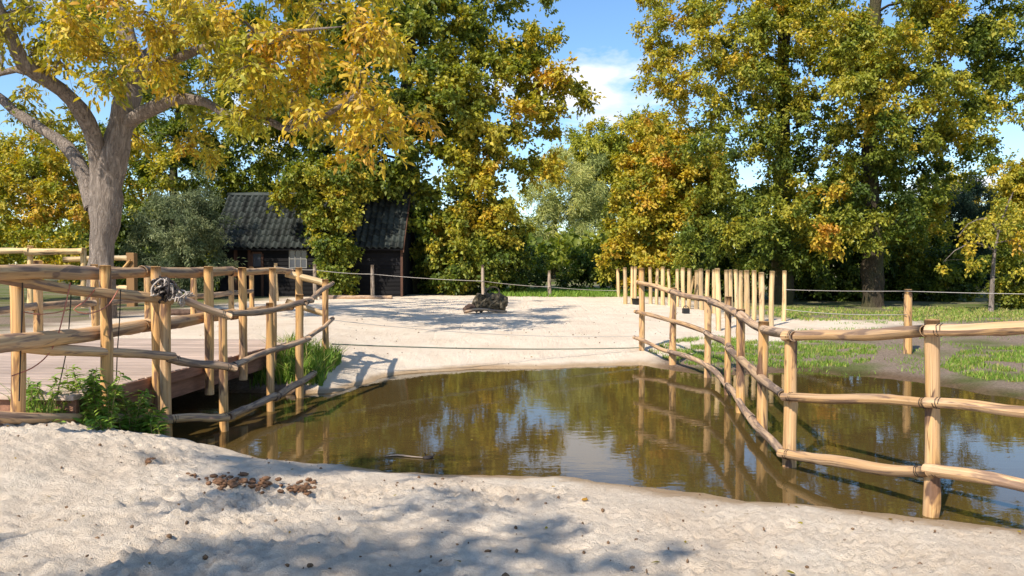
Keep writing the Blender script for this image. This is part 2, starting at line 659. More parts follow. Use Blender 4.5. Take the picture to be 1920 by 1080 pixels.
def height(x, y, detail=True):
    x = np.asarray(x, float)
    y = np.asarray(y, float)
    sd = pond_sd(x, y)
    sd = sd + 0.10 * fbm2(x * 0.9, y * 0.9, 3, 41) + 0.05 * noise2(x * 3.1, y * 3.1, 43) + 0.02 * noise2(x * 9, y * 9, 44)
    A = np.zeros(x.shape)
    Lr = np.zeros(x.shape)
    W = np.zeros(x.shape)
    for cx, cy, a, l in CTRL:
        w = 1 / (((x - cx) ** 2 + (y - cy) ** 2) + 0.6) ** 1.6
        A += w * a
        Lr += w * l
        W += w
    A /= W
    Lr /= W
    h = np.where(sd > 0, A * (1 - np.exp(-np.maximum(sd, 0) / Lr)), -0.55 * (1 - np.exp(np.minimum(sd, 0) / 0.9)))
    if detail:
        near = smoothstep(10, 6.5, y)
        amp = smoothstep(0.05, 1.0, sd) * (0.35 + 0.65 * near)
        lump = 0.030 * fbm2(x * 1.3, y * 1.3, 3, 3)
        b1 = np.abs(noise2(x * 3.1, y * 3.1, 11))
        b2 = np.abs(noise2(x * 6.7 + 5, y * 6.7, 12))
        patch = 0.5 + 0.9 * np.clip(fbm2(x * 0.8, y * 0.8, 2, 31) + 0.3, 0, 1)
        b3 = np.abs(noise2(x * 13.0 + 2, y * 13.0, 16))
        lump = lump + 0.026 * (b1 - 0.3) + patch * (0.036 * (b2 - 0.3) + 0.036 * (b3 - 0.3) + 0.020 * noise2(x * 24, y * 24, 13) + 0.010 * noise2(x * 41, y * 41, 14))
        h = h + (lump + dents(x, y, 0.27, 5) + dents(x + 3.3, y + 1.7, 0.19, 8) * 0.6) * amp + 0.004 * noise2(x * 9, y * 9, 15) * smoothstep(0, 0.2, sd)
    return h


def hz(x, y):
    return float(height(np.array([x]), np.array([y]))[0])


def ground_at(px, py):
    """where the view ray through a pixel of the photograph meets the ground"""
    ds = np.concatenate([np.arange(3, 20, 0.02), np.arange(20, 80, 0.1)])
    pts = np.array([P(px, py, d) for d in ds])
    hh = height(pts[:, 0], pts[:, 1])
    i = np.argmax(pts[:, 2] <= hh)
    return Vector((pts[i, 0], pts[i, 1], hh[i]))


def grow(a, b, s0, k, smax):
    out, x, s = [], a, s0
    sgn = 1 if b > a else -1
    while (x - b) * sgn < 0:
        x += sgn * s
        s = min(s * k, smax)
        out.append(x)
    return out


def ground():
    fx = list(np.arange(-4.4, 4.4, 0.024))
    xs = np.array(grow(fx[0], -300, 0.035, 1.12, 25)[::-1] + fx + grow(fx[-1], 300, 0.035, 1.12, 25))
    fy = list(np.arange(3.0, 7.7, 0.023))
    mid = list(np.arange(fy[-1] + 0.05, 16, 0.09))
    ys = np.array(grow(3.0, -150, 0.05, 1.15, 20)[::-1] + fy + mid + grow(mid[-1], 500, 0.13, 1.06, 30))
    X, Y = np.meshgrid(xs, ys)
    Z = height(X, Y)
    far = smoothstep(60, 200, np.hypot(X, Y))
    Z = Z * (1 - far) + 0.5 * far
    nx, ny = len(xs), len(ys)
    V = np.stack([X.ravel(), Y.ravel(), Z.ravel()], 1)
    ii = np.arange((ny - 1) * (nx - 1))
    r, c = ii // (nx - 1), ii % (nx - 1)
    a = r * nx + c
    F = np.stack([a, a + 1, a + nx + 1, a + nx], 1)
    # what the ground is made of: red = bare earth, green = turf
    x, y = X.ravel(), Y.ravel()
    nn = fbm2(x * 0.6, y * 0.6, 4, 71) * 0.9
    line = 14.3 + (x - 2.7) * 0.66
    earth = smoothstep(-0.5, 0.5, (line - y) + nn) * smoothstep(2.2, 2.9, x) * smoothstep(9, 11, y + x * 0.3)
    farline = 21.5 - 0.2 * (x - 8)
    earth = np.maximum(earth, smoothstep(-0.8, 0.8, y - farline + nn) * smoothstep(5.5, 8.5, x + nn))
    earth = np.maximum(earth, smoothstep(34.5, 36.5, y + nn * 1.2))
    earth = np.maximum(earth, smoothstep(-9.0, -10.5, x + nn) * smoothstep(12, 14, y))
    earth = np.maximum(earth, smoothstep(9.5, 11.5, x + nn) * smoothstep(10, 12, y))
    earth = np.maximum(earth, smoothstep(-2.75, -3.1, x + nn * .15) * smoothstep(10.3, 10.6, y) * smoothstep(12.3, 11.9, y))
    turf = np.clip(fbm2(x * 0.8 + 9, y * 0.8, 4, 91) * 1.3 - 0.05, 0, 0.8) * earth
    turf = np.maximum(turf, earth * smoothstep(21, 23, y + nn) * np.clip(0.6 + nn * 0.8, 0.1, 1))
    cols = np.stack([earth, turf, np.zeros_like(earth)], 1)
    m = ground_mat()
    me = mesh_np('ground', V, F, m, cols)
    smooth(me)
    o = link('ground', me)
    tag(o, 'pale trampled sand ground with bare earth and turf along the right bank', None, None, 'structure')


def ground_mat():
    m, nt, b = new_mat('sand_and_earth')
    L = nt.links.new
    geo = N(nt, 'ShaderNodeNewGeometry').outputs['Position']
    at = N(nt, 'ShaderNodeAttribute')
    at.attribute_name = 'tint'
    sp = N(nt, 'ShaderNodeSeparateColor')
    L(at.outputs['Color'], sp.inputs[0])
    n1 = noise_node(nt, geo, 1.3, 5, 0.6)
    n2 = noise_node(nt, geo, 26, 7, 0.75)
    n3 = noise_node(nt, geo, 120, 4, 0.7)
    s1 = ramp(nt, [(0.30, (0.70, 0.57, 0.435)), (0.55, (0.79, 0.67, 0.53)), (0.75, (0.82, 0.72, 0.59))])
    L(n1, s1.inputs[0])
    s2 = ramp(nt, [(0.27, (0.55, 0.45, 0.36)), (0.40, (0.95, 0.93, 0.90)), (0.6, (1, 1, 1))])
    L(n2, s2.inputs[0])
    sand = mixrgb(nt, 0.75, s1.outputs[0], s2.outputs[0], 'MULTIPLY')
    vo = N(nt, 'ShaderNodeTexVoronoi')
    vo.inputs['Scale'].default_value = 9
    L(geo, vo.inputs['Vector'])
    sr = ramp(nt, [(0.035, (1, 1, 1)), (0.07, (0, 0, 0))])
    L(vo.outputs['Distance'], sr.inputs[0])
    gate = ramp(nt, [(0.52, (0, 0, 0)), (0.6, (1, 1, 1))])
    L(noise_node(nt, geo, 3.1, 2), gate.inputs[0])
    sfac = N(nt, 'ShaderNodeMath', operation='MULTIPLY')
    L(sr.outputs[0], sfac.inputs[0])
    L(gate.outputs[0], sfac.inputs[1])
    sand = mixrgb(nt, sfac.outputs[0], sand, (0.20, 0.13, 0.085))
    er = ramp(nt, [(0.3, (0.13, 0.095, 0.07)), (0.5, (0.27, 0.205, 0.155)), (0.72, (0.40, 0.32, 0.25))])
    L(n2, er.inputs[0])
    tr = ramp(nt, [(0.3, (0.05, 0.075, 0.015)), (0.7, (0.15, 0.19, 0.035))])
    L(n2, tr.inputs[0])
    earth = mixrgb(nt, sp.outputs[1], er.outputs[0], tr.outputs[0])
    c = mixrgb(nt, sp.outputs[0], sand, earth)
    # wet rim and silt under the waterline
    sx = N(nt, 'ShaderNodeSeparateXYZ')
    L(geo, sx.inputs[0])
    zn = N(nt, 'ShaderNodeMath', operation='MULTIPLY_ADD')
    L(n1, zn.inputs[0])
    zn.inputs[1].default_value = 0.03
    L(sx.outputs['Z'], zn.inputs[2])
    wet = N(nt, 'ShaderNodeMapRange', interpolation_type='SMOOTHSTEP')
    wet.inputs[1].default_value = 0.032
    wet.inputs[2].default_value = 0.085
    wet.inputs[3].default_value = 1
    wet.inputs[4].default_value = 0
    L(zn.outputs[0], wet.inputs[0])
    c = mixrgb(nt, wet.outputs[0], c, mixrgb(nt, 1.0, c, (0.62, 0.53, 0.42), 'MULTIPLY'))
    silt = N(nt, 'ShaderNodeMapRange', interpolation_type='SMOOTHSTEP')
    silt.inputs[1].default_value = -0.20
    silt.inputs[2].default_value = -0.02
    silt.inputs[3].default_value = 1
    silt.inputs[4].default_value = 0
    L(sx.outputs['Z'], silt.inputs[0])
    c = mixrgb(nt, silt.outputs[0], c, (0.085, 0.055, 0.02))
    L(c, b.inputs['Base Color'])
    b.inputs['Roughness'].default_value = 0.95
    b.inputs['Specular IOR Level'].default_value = 0.1
    hh = mixrgb(nt, 0.35, n2, n3)
    bump(nt, b, hh, 1.0, 0.05)
    return m


ground()


def water():
    m, nt, b = new_mat('murky_water')
    L = nt.links.new
    nt.nodes.remove(b)
    geo = N(nt, 'ShaderNodeNewGeometry').outputs['Position']
    n1 = noise_node(nt, mapping(nt, geo, (2.2, 5.0, 1)), 1.0, 3, 0.5, 0.3)
    n2 = noise_node(nt, mapping(nt, geo, (9, 16, 1)), 1.0, 2, 0.5)
    hh = mixrgb(nt, 0.25, n1, n2)
    bp = N(nt, 'ShaderNodeBump')
    bp.inputs['Strength'].default_value = 0.013
    bp.inputs['Distance'].default_value = 0.12
    L(hh, bp.inputs['Height'])
    gl = N(nt, 'ShaderNodeBsdfGlossy')
    gl.inputs['Roughness'].default_value = 0.02
    L(bp.outputs[0], gl.inputs['Normal'])
    df = N(nt, 'ShaderNodeBsdfDiffuse')
    df.inputs['Color'].default_value = (0.130, 0.086, 0.027, 1)
    tp = N(nt, 'ShaderNodeBsdfTransparent')
    tp.inputs['Color'].default_value = (0.80, 0.64, 0.36, 1)
    m1 = N(nt, 'ShaderNodeMixShader')
    m1.inputs[0].default_value = 0.62
    L(tp.outputs[0], m1.inputs[1])
    L(df.outputs[0], m1.inputs[2])
    fr = N(nt, 'ShaderNodeFresnel')
    fr.inputs['IOR'].default_value = 1.52
    m2 = N(nt, 'ShaderNodeMixShader')
    L(fr.outputs[0], m2.inputs[0])
    L(m1.outputs[0], m2.inputs[1])
    L(gl.outputs[0], m2.inputs[2])
    L(m2.outputs[0], nt.nodes['Material Output'].inputs[0])
    me = mesh_py('water', [(-16, 1.5, 0), (30, 1.5, 0), (30, 15, 0), (-16, 15, 0)], [(0, 1, 2, 3)], m)
    tag(link('water', me), 'murky brown pond water', None, None, 'structure')


water()

# ------------------------------------------------------------------ foliage
RAMP_T = np.array([0.0, 0.22, 0.45, 0.65, 0.82, 1.0])
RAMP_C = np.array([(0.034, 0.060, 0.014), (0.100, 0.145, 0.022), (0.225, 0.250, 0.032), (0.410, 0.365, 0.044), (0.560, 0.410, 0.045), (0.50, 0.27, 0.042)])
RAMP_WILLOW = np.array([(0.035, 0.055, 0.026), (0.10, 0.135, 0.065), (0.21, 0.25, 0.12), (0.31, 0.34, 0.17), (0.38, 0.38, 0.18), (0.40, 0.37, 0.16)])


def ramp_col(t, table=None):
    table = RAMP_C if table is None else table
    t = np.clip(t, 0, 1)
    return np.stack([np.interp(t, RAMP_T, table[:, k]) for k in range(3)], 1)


def unit(v):
    return v / (np.linalg.norm(v, axis=1, keepdims=True) + 1e-9)


def leaf_geo(c, ax, nr, ln, wd, long_leaf=False, droop=0.25):
    """folded leaves: base, two sides, tip (or a longer six-point blade)"""
    n = len(c)
    ax = unit(ax)
    side = unit(np.cross(ax, nr))
    nr = unit(np.cross(side, ax))
    ln = np.asarray(ln).reshape(-1, 1)
    wd = np.asarray(wd).reshape(-1, 1)
    if not long_leaf:
        v = np.stack([c, c + ax * ln * 0.45 + side * wd * 0.5 + nr * wd * 0.18, c + ax * ln - nr * ln * droop,
                      c + ax * ln * 0.45 - side * wd * 0.5 + nr * wd * 0.18], 1).reshape(-1, 3)
        b = np.arange(n) * 4
        f = np.concatenate([np.stack([b, b + 1, b + 2], 1), np.stack([b, b + 2, b + 3], 1)])
        return v, f, 4
    v = np.stack([c, c + ax * ln * 0.3 + side * wd * 0.45 + nr * wd * 0.12, c + ax * ln * 0.3 - side * wd * 0.45 + nr * wd * 0.12,
                  c + ax * ln * 0.68 + side * wd * 0.42 - nr * ln * droop * 0.35, c + ax * ln * 0.68 - side * wd * 0.42 - nr * ln * droop * 0.35,
                  c + ax * ln * 0.96 - nr * ln * droop], 1).reshape(-1, 3)
    b = np.arange(n) * 6
    f = np.concatenate([np.stack([b, b + 1, b + 2], 1), np.stack([b + 1, b + 3, b + 4], 1), np.stack([b + 1, b + 4, b + 2], 1), np.stack([b + 3, b + 5, b + 4], 1)])
    return v, f, 6


LEAVES = [0]
DENS, NLEAF, INFL, LSIZE, TONE = 1.42, 1.50, 1.13, 0.92, 0.04


def cluster_leaves(R, cc, centre, crad, nleaf, lsize, aut, spread=0.16, aspect=0.6, droop_twig=0.25, flat=0.75, want_twigs=False):
    """leaf positions, axes, normals and autumn tone for sprays of twigs round each cluster centre"""
    k = len(cc)
    ntw = 9
    out = unit(cc - centre + R.normal(0, 0.001, cc.shape))
    tw = R.normal(0, 1, (k, ntw, 3)) * np.array((1, 1, flat)) + out[:, None, :] * 0.7
    tw[:, :, 2] -= droop_twig
    tw /= np.linalg.norm(tw, axis=2, keepdims=True)
    cr = crad * R.uniform(0.65, 1.3, (k, 1))
    tl = cr * R.uniform(0.55, 1.25, (k, ntw))
    ci = np.repeat(np.arange(k), nleaf)
    ti = R.integers(0, ntw, len(ci))
    t = R.uniform(0.12, 1.0, len(ci)) ** 0.8
    d = tw[ci, ti]
    pos = cc[ci] + d * (tl[ci, ti] * t)[:, None]
    pos[:, 2] -= (tl[ci, ti] * t * t) * droop_twig * 0.5
    pos += R.normal(0, 1, pos.shape) * (lsize * 0.55)
    ax = d * 0.8 + R.normal(0, 0.7, d.shape)
    ax[:, 2] -= 0.15
    nr = R.normal(0, 0.55, d.shape) + out[ci] * 0.45
    nr[:, 2] += 0.75
    tone = aut[ci] + R.normal(0, spread * 0.40, len(ci)) + R.normal(0, spread, (k, ntw))[ci, ti] * 0.55
    if want_twigs:
        return pos, ax, nr, tone, tw, tl
    return pos, ax, nr, tone


def tree(name, label, cat, base, trunk, blobs, mat=None, crad=0.7, dens=1.0, nleaf=220, lsize=0.13, aspect=0.6, group=None, seed=1,
         limbs=(), long_leaf=False, droop=0.25, droop_twig=0.25, table=None, r_tip=0.018, leafless_branches=True, shell=0.45, spread=0.16, seg=9, child_leaves=0, flat=0.75, twigs=False):
    """trunk: [(point, radius)...]; limbs: list of such paths; blobs: [(centre, (rx, ry, rz), autumn tone)]"""
    R = np.random.default_rng(seed)
    rr = random.Random(seed)
    lsize *= LSIZE
    spread *= 0.8
    root = empty(name, base)
    tag(root, label, cat, group)
    mat = mat or M_BARKD
    parts = []
    nodes, nrad = [], []

    def add_path(path, sg):
        pts = [np.array(p) for p, r in path]
        rad = [r for p, r in path]
        parts.append(tube(pts, rad, sg, 0.28 if rad[0] > 0.12 else 0.4, 0.10 if rad[0] > 0.1 else 0.05, True, rr.randrange(9999), 5 if rad[0] > 0.1 else 0))
        op, orad = catmull(pts, rad, 0.5)
        for p, r in zip(op, orad):
            nodes.append(p)
            nrad.append(r)
    add_path(trunk, 14)
    for lb in limbs:
        add_path(lb, 10)
    t0 = np.array(trunk[0][0])
    # cluster centres
    C, A, O = [], [], []
    for (c, r, au, *dm) in blobs:
        c = np.array(c)
        r = np.array(r, float) * INFL
        n = max(3, int((dm[0] if dm else 1) * DENS * dens * 2.3 * (r[0] * r[1] * r[2]) ** (2 / 3) / crad ** 2))
        dirs = unit(R.normal(0, 1, (n, 3)))
        rad = (shell + (1 - shell) * R.uniform(0, 1, (n, 1)) ** 0.6)
        q = c + dirs * rad * r
        q += R.normal(0, crad * 0.25, q.shape)
        C.append(q)
        A.append(au + TONE * (au < .6) + R.normal(0, spread * 0.8, n))
        O.append(np.repeat(c[None], n, 0))
    C, A, O = np.concatenate(C), np.concatenate(A), np.concatenate(O)
    ok = C[:, 2] > 0.55
    C, A, O = C[ok], A[ok], O[ok]
    # branches out to the clusters
    main = np.array(nodes[4:] if len(nodes) > 6 else nodes)
    order = np.argsort([np.min(np.linalg.norm(main - c, axis=1)) for c in C])
    nod, nr_ = [np.array(x) for x in nodes], list(nrad)
    start = 2 if len(nodes) > 6 else 0
    for i in order:
        c = C[i]
        arr = np.array(nod[start:])
        dv = c - arr
        dist = np.linalg.norm(dv, axis=1)
        cost = dist + np.maximum(0, arr[:, 2] - c[2]) * 0.8
        j = int(np.argmin(cost)) + start
        p0 = nod[j]
        L = np.linalg.norm(c - p0)
        if L < 0.15:
            continue
        r0 = min(nr_[j] * 0.7, r_tip * (1.0 + L * 0.9))
        m1 = p0 + (c - p0) * 0.35 + np.array((0, 0, 0.10 * L)) + R.normal(0, 0.06 * L, 3)
        m2 = p0 + (c - p0) * 0.7 + np.array((0, 0, 0.09 * L)) + R.normal(0, 0.06 * L, 3)
        parts.append(tube([p0, m1, m2, c], [r0, r0 * 0.75, r0 * 0.5, r0 * 0.25], 5, max(0.35, L / 5), 0.03, False, 0, 0))
        for q, k in ((m1, 0.75), (m2, 0.5), (c, 0.3)):
            nod.append(q)
            nr_.append(r0 * k)
    V, F, U = merge(parts)
    tm = mesh_py('trunk', V, F, mat, U, True)
    link('trunk', tm, root)
    # crown
    pos, ax, nr, tone, tw, tl = cluster_leaves(R, C, O, crad, int(nleaf * NLEAF), lsize, A, spread, aspect, droop_twig, flat, True)
    if twigs:
        k, nt_ = tl.shape
        st = np.repeat(C, nt_, 0)
        dd = tw.reshape(-1, 3)
        ll = tl.reshape(-1, 1)
        md = st + dd * ll * .55 - np.array((0, 0, 1)) * ll * .3 * droop_twig * .5 + R.normal(0, .02, st.shape)
        en = st + dd * ll - np.array((0, 0, 1)) * ll * droop_twig * .5
        s1 = unit(np.cross(dd, np.array((.3, .2, 1.0))))
        s2 = unit(np.cross(dd, s1))
        ring = []
        for c_, rr_ in ((st, .009), (md, .006), (en, .003)):
            for an in (0, 2.094, 4.189):
                ring.append(c_ + (s1 * math.cos(an) + s2 * math.sin(an)) * rr_)
        tv = np.stack(ring, 1).reshape(-1, 3)
        b9 = np.arange(len(st)) * 9
        tf = np.concatenate([np.stack([b9 + o + i, b9 + o + (i + 1) % 3, b9 + o + 3 + (i + 1) % 3, b9 + o + 3 + i], 1) for o in (0, 3) for i in range(3)])
        tw_o = link('twigs', mesh_np('twigs', tv, tf, mat), root)
        tw_o['kind'] = 'stuff'
    ln = lsize * R.uniform(0.65, 1.35, len(pos))
    v, f, kk = leaf_geo(pos, ax, nr, ln, ln * aspect, long_leaf, droop)
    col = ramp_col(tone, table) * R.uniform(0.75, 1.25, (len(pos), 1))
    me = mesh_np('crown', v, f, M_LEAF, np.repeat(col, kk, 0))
    LEAVES[0] += len(f)
    cr = link('crown', me, root)
    cr['kind'] = 'stuff'
    if child_leaves:
        add_single_leaves(R, cr, C, crad, lsize, aspect, child_leaves, droop)
    return root


def add_single_leaves(R, crown, C, crad, lsize, aspect, n, droop):
    """the biggest-looking leaves, each an object of its own sharing a few leaf meshes"""
    tones = (0.62, 0.72, 0.80, 0.88, 0.50)
    meshes = []
    for t in tones:
        v, f, kk = leaf_geo(np.zeros((1, 3)), np.array([[1.0, 0, 0]]), np.array([[0, 0, 1.0]]), [1.0], [aspect], True, droop)
        meshes.append(mesh_np('leaf', v, f, M_LEAF, np.repeat(ramp_col(np.array([t])), kk, 0)))
    d = C[:, 1] + np.abs(C[:, 0] + 5) * 0.15
    near = C[np.argsort(d)][:max(20, len(C) // 3)]
    for i in range(n):
        c = near[R.integers(0, len(near))]
        o = bpy.data.objects.new('leaf', meshes[R.integers(0, len(meshes))])
        COL.objects.link(o)
        o.parent = crown
        o.matrix_parent_inverse = (crown.parent.matrix_basis @ crown.matrix_parent_inverse @ crown.matrix_basis).inverted()
        o.location = c + R.normal(0, crad * 0.5, 3)
        o.rotation_euler = tuple(R.uniform(-0.9, 0.9, 2)) + (R.uniform(0, 6.28),)
        s = lsize * R.uniform(0.95, 1.45)
        o.scale = (s, s, s)


def B(px, py, d, rx, ry, tone, rd=None):
    """a crown mass centred on pixel (px, py) at depth d with its half width and half height given in photo pixels"""
    k = d / FPX
    rdep = (rx + ry) / 2 * k if rd is None else rd
    return (tuple(P(px, py, d)), (rx * k, rdep, ry * k), tone)


def gz(x, y):
    return hz(x, y)


def straight_trunk(px, d, toppy, r0, r1, lean=0.0, basepx=None, n=4, seed=0):
    rs = random.Random(seed)
    b = P(basepx if basepx else px, 505, d)
    b.z = gz(b.x, b.y) - 0.15
    t = P(px, toppy, d)
    path = []
    for i in range(n + 1):
        k = i / n
        p = b.lerp(t, k)
        if 0 < i:
            p += Vector((rs.uniform(-1, 1), rs.uniform(-1, 1), 0)) * 0.12
        r = r0 * (1 - k) + r1 * k
        if i == 0:
            r *= 1.25
        path.append((tuple(p), r))
    return path


def forest():
    # --- walnut at the left, in front
    D = 19.0
    q = lambda x, y, dd=0.0: tuple(P(x, y, D + dd))
    bx = P(192, 505, D)
    trunk = [((bx.x, D, gz(bx.x, D) - 0.2), 0.319), (q(190, 480), 0.304), (q(196, 420), 0.312), (q(198, 350), 0.357), (q(212, 290), 0.350), (q(228, 235), 0.319),
             (q(240, 180), 0.274), (q(244, 120, 0.3), 0.228), (q(232, 40, 0.5), 0.205), (q(210, -60, 0.6), 0.167), (q(215, -220, 0.8), 0.114), (q(200, -380, 0.6), 0.061)]
    limbs = [
        [(q(188, 340), 0.228), (q(180, 270, -0.3), 0.198), (q(150, 205, -0.8), 0.182), (q(95, 155, -1.4), 0.167), (q(45, 120, -1.9), 0.152), (q(18, 60, -2.2), 0.137), (q(-15, -10, -2.5), 0.114), (q(-60, -140, -3), 0.068)],
        [(q(176, 390), 0.213), (q(158, 330, 0.3), 0.182), (q(130, 280, 0.6), 0.152), (q(75, 240, 0.9), 0.137), (q(30, 210, 1.2), 0.129), (q(-20, 170, 1.5), 0.106), (q(-120, 120, 2), 0.061)],
        [(q(236, 232), 0.198), (q(285, 203, -0.6), 0.152), (q(335, 186, -1.1), 0.129), (q(385, 192, -1.6), 0.106), (q(430, 218, -2.0), 0.091), (q(490, 222, -2.5), 0.080), (q(545, 243, -2.9), 0.068), (q(600, 222, -3.3), 0.057), (q(650, 190, -3.6), 0.038), (q(700, 150, -3.8), 0.023)],
        [(q(242, 130, 0.3), 0.152), (q(300, 80, 1), 0.122), (q(345, 20, 1.4), 0.106), (q(360, -80, 1.6), 0.076), (q(400, -220, 2), 0.038)],
        [(q(246, 150), 0.152), (q(330, 110, -1.5), 0.114), (q(430, 75, -3), 0.068), (q(540, 60, -4), 0.038), (q(640, 50, -4.6), 0.009)],
        [(q(80, 148, -1.5), 0.091), (q(30, 130, -1.2), 0.076), (q(-30, 150, -1), 0.053)],
    ]
    bl = [B(330, 105, 16.8, 140, 50, 0.72, 1.6), B(470, 95, 15.8, 110, 66, 0.74, 1.5), B(600, 60, 15.2, 130, 80, 0.76, 1.5), B(660, 150, 15, 90, 80, 0.80, 1.2),
          B(560, 160, 15.3, 80, 40, 0.72, 1.0), B(705, 225, 15, 50, 42, 0.80, .8), B(400, 20, 16, 150, 60, 0.72, 1.6), B(220, 60, 17, 120, 60, 0.72, 1.5), B(100, 20, 17, 90, 45, 0.68, 1.2), B(20, 10, 17.5, 70, 40, .6, 1.0), B(270, 20, 17.5, 90, 50, 0.68, 1.4),
          B(120, 95, 16.5, 60, 28, 0.66, .8), B(720, 40, 15, 70, 60, 0.78, 1.2), B(430, 205, 16.2, 50, 22, .6, .6), B(30, 60, 17, 50, 30, 0.64, .8),
          B(100, 225, 21.5, 50, 25, 0.58, 1.0), B(330, 270, 20.5, 60, 30, 0.64, 1.0), B(300, 180, 21, 90, 40, .42, 1.5),
          B(150, -120, 19, 260, 110, 0.70, 3.5) + (.36,), B(500, -110, 17, 240, 100, 0.72, 3.0) + (.36,), B(-200, 20, 18, 200, 160, .6, 3) + (.5,), B(250, -320, 19, 260, 130, 0.68, 3.5) + (.3,), B(640, -60, 16.5, 130, 80, 0.74, 2.2) + (.6,)]
    tree('walnut_tree', 'big grey walnut with forked trunk and drooping golden leaves behind the bridge', 'tree', (bx.x, D, gz(bx.x, D)), trunk, bl, M_BARK,
         crad=0.55, dens=0.46, nleaf=115, lsize=0.175, aspect=0.36, seed=3, twigs=True, limbs=limbs, long_leaf=True, droop=0.35, droop_twig=0.55, r_tip=0.022, shell=0.2, spread=0.13, child_leaves=260)

    # --- yellow-green growth at the far left
    d = 30
    tree('hazel_tree', 'yellow-green bushy tree at the far left edge', 'tree', tuple(P(60, 530, d)), straight_trunk(60, d, 330, .16, .06, seed=1),
         [B(70, 330, d, 90, 75, .58), B(0, 380, d - 1, 80, 80, .62), B(120, 400, d - 1.5, 60, 70, .64), B(30, 460, d - 2, 80, 45, .66), B(130, 470, d - 2.5, 50, 45, .66), B(-90, 400, d, 80, 110, .6), B(120, 280, d + 1, 60, 40, .5), B(40, 285, d + 1, 50, 35, .52), B(140, 330, d, 50, 50, .54), B(-40, 300, d + 1, 60, 50, .55)],
         crad=.55, dens=.8, nleaf=120, lsize=.15, aspect=.6, seed=11, spread=.2)
    d = 40
    tree('ash_tree', 'tall green tree rising behind the walnut trunk', 'tree', tuple(P(330, 545, d)), straight_trunk(330, d, 120, .32, .1, seed=2),
         [B(320, 250, d, 110, 80, .42), B(420, 290, d, 100, 80, .36), B(300, 340, d - 1, 80, 60, .42), B(500, 230, d + 1, 110, 90, .30), B(400, 160, d, 130, 90, .34), B(300, 60, d, 160, 110, .38), B(480, 40, d, 140, 120, .3), B(230, 310, d - 1, 50, 60, .5), B(330, 330, d - 2.5, 40, 30, .6), B(420, 350, d, 80, 40, .26), B(520, 320, d + 1, 90, 60, .26), B(370, 240, d - 2, 80, 60, .42), B(580, 340, d + 2, 70, 50, .24), B(260, 260, d - 1, 50, 50, .5), B(260, 380, d - 1, 50, 60, .3), B(560, 250, d + 2, 90, 80, .26)],
         crad=.9, dens=.55, nleaf=170, lsize=.21, aspect=.6, seed=12, spread=.17)
    # grey-green willow by the hut
    d = 31.5
    tree('willow_shrub', 'grey-green willow shrub left of the hut', 'shrub', tuple(P(325, 556, d)), straight_trunk(325, d, 400, .12, .04, seed=3),
         [B(330, 420, d, 70, 60, .40), B(300, 470, d, 55, 45, .36), B(370, 470, d - .5, 40, 50, .42), B(330, 510, d - .5, 70, 35, .32), B(350, 370, d + .5, 50, 40, .36)],
         crad=.5, dens=1.2, nleaf=170, lsize=.17, aspect=.2, seed=13, table=RAMP_WILLOW, long_leaf=False, droop_twig=.4, spread=.18)
    # --- the tall tree in the middle
    d = 38.5
    tk = straight_trunk(765, d, -150, .50, .15, seed=4, n=6)
    tree('maple_tree', 'tall dark-leaved maple with golden right side behind the hut', 'tree', tuple(P(765, 548, d)), tk,
         [B(640, 240, d - 1.5, 110, 90, .30), B(740, 120, d - 1, 140, 120, .28), B(850, 230, d - 2, 110, 90, .44), B(940, 180, d - 1.5, 100, 70, .62), B(1030, 165, d - 1, 55, 45, .72), B(880, 80, d - 1, 100, 70, .40), B(950, 50, d, 70, 60, .36), B(930, 280, d - 2, 80, 55, .60),
          B(960, 330, d - 2, 50, 40, .66), B(850, 330, d - 2.5, 80, 50, .46), B(900, 400, d - 3, 45, 50, .62), B(560, 130, d, 110, 110, .30), B(600, 320, d - 2.5, 90, 45, .34), B(700, 320, d - 3, 70, 50, .30), B(760, -60, d, 240, 110, .34), B(960, -60, d, 70, 50, .4),
          B(1000, 240, d - 1.5, 45, 50, .66), B(880, 160, d - 2.5, 60, 50, .5), B(760, 260, d - 3.2, 70, 60, .4), B(620, 180, d - 3.5, 60, 60, .45), B(740, -230, d, 200, 100, .34), B(770, 200, d - 3, 60, 70, .32), B(780, 60, d - 2.5, 80, 70, .3), B(770, 370, d - 2, 40, 40, .26), B(690, 220, d - 3, 70, 70, .3), B(820, 150, d - 3, 60, 60, .38), B(900, 220, d - 3, 70, 60, .5), B(820, 420, d - 1.5, 50, 60, .3), B(980, 100, d - 1, 50, 40, .5), B(1045, 150, d - 1, 30, 26, .76)],
         crad=.85, dens=.58, nleaf=180, lsize=.22, aspect=.75, seed=14, spread=.18, r_tip=.03)
    # leafy growth hanging in front of the hut
    d = 33.1
    tree('climbing_shrub', 'tall yellow-green creeper-clad shrub in front of the hut roof', 'shrub', tuple(P(628, 556, d)), straight_trunk(628, d, 330, .10, .03, seed=5),
         [B(620, 360, d, 38, 40, .46), B(600, 330, d, 60, 35, .40), B(640, 390, d - .3, 26, 40, .62), B(622, 440, d, 34, 40, .36), B(630, 490, d, 34, 45, .28), B(560, 350, d + .3, 40, 30, .44), B(575, 395, d + .3, 30, 25, .46), B(625, 535, d, 32, 25, .26), B(650, 330, d + .2, 30, 40, .42)],
         crad=.42, dens=1.1, nleaf=110, lsize=.16, aspect=.7, seed=15, spread=.2, droop_twig=.6)
    d = 36.5
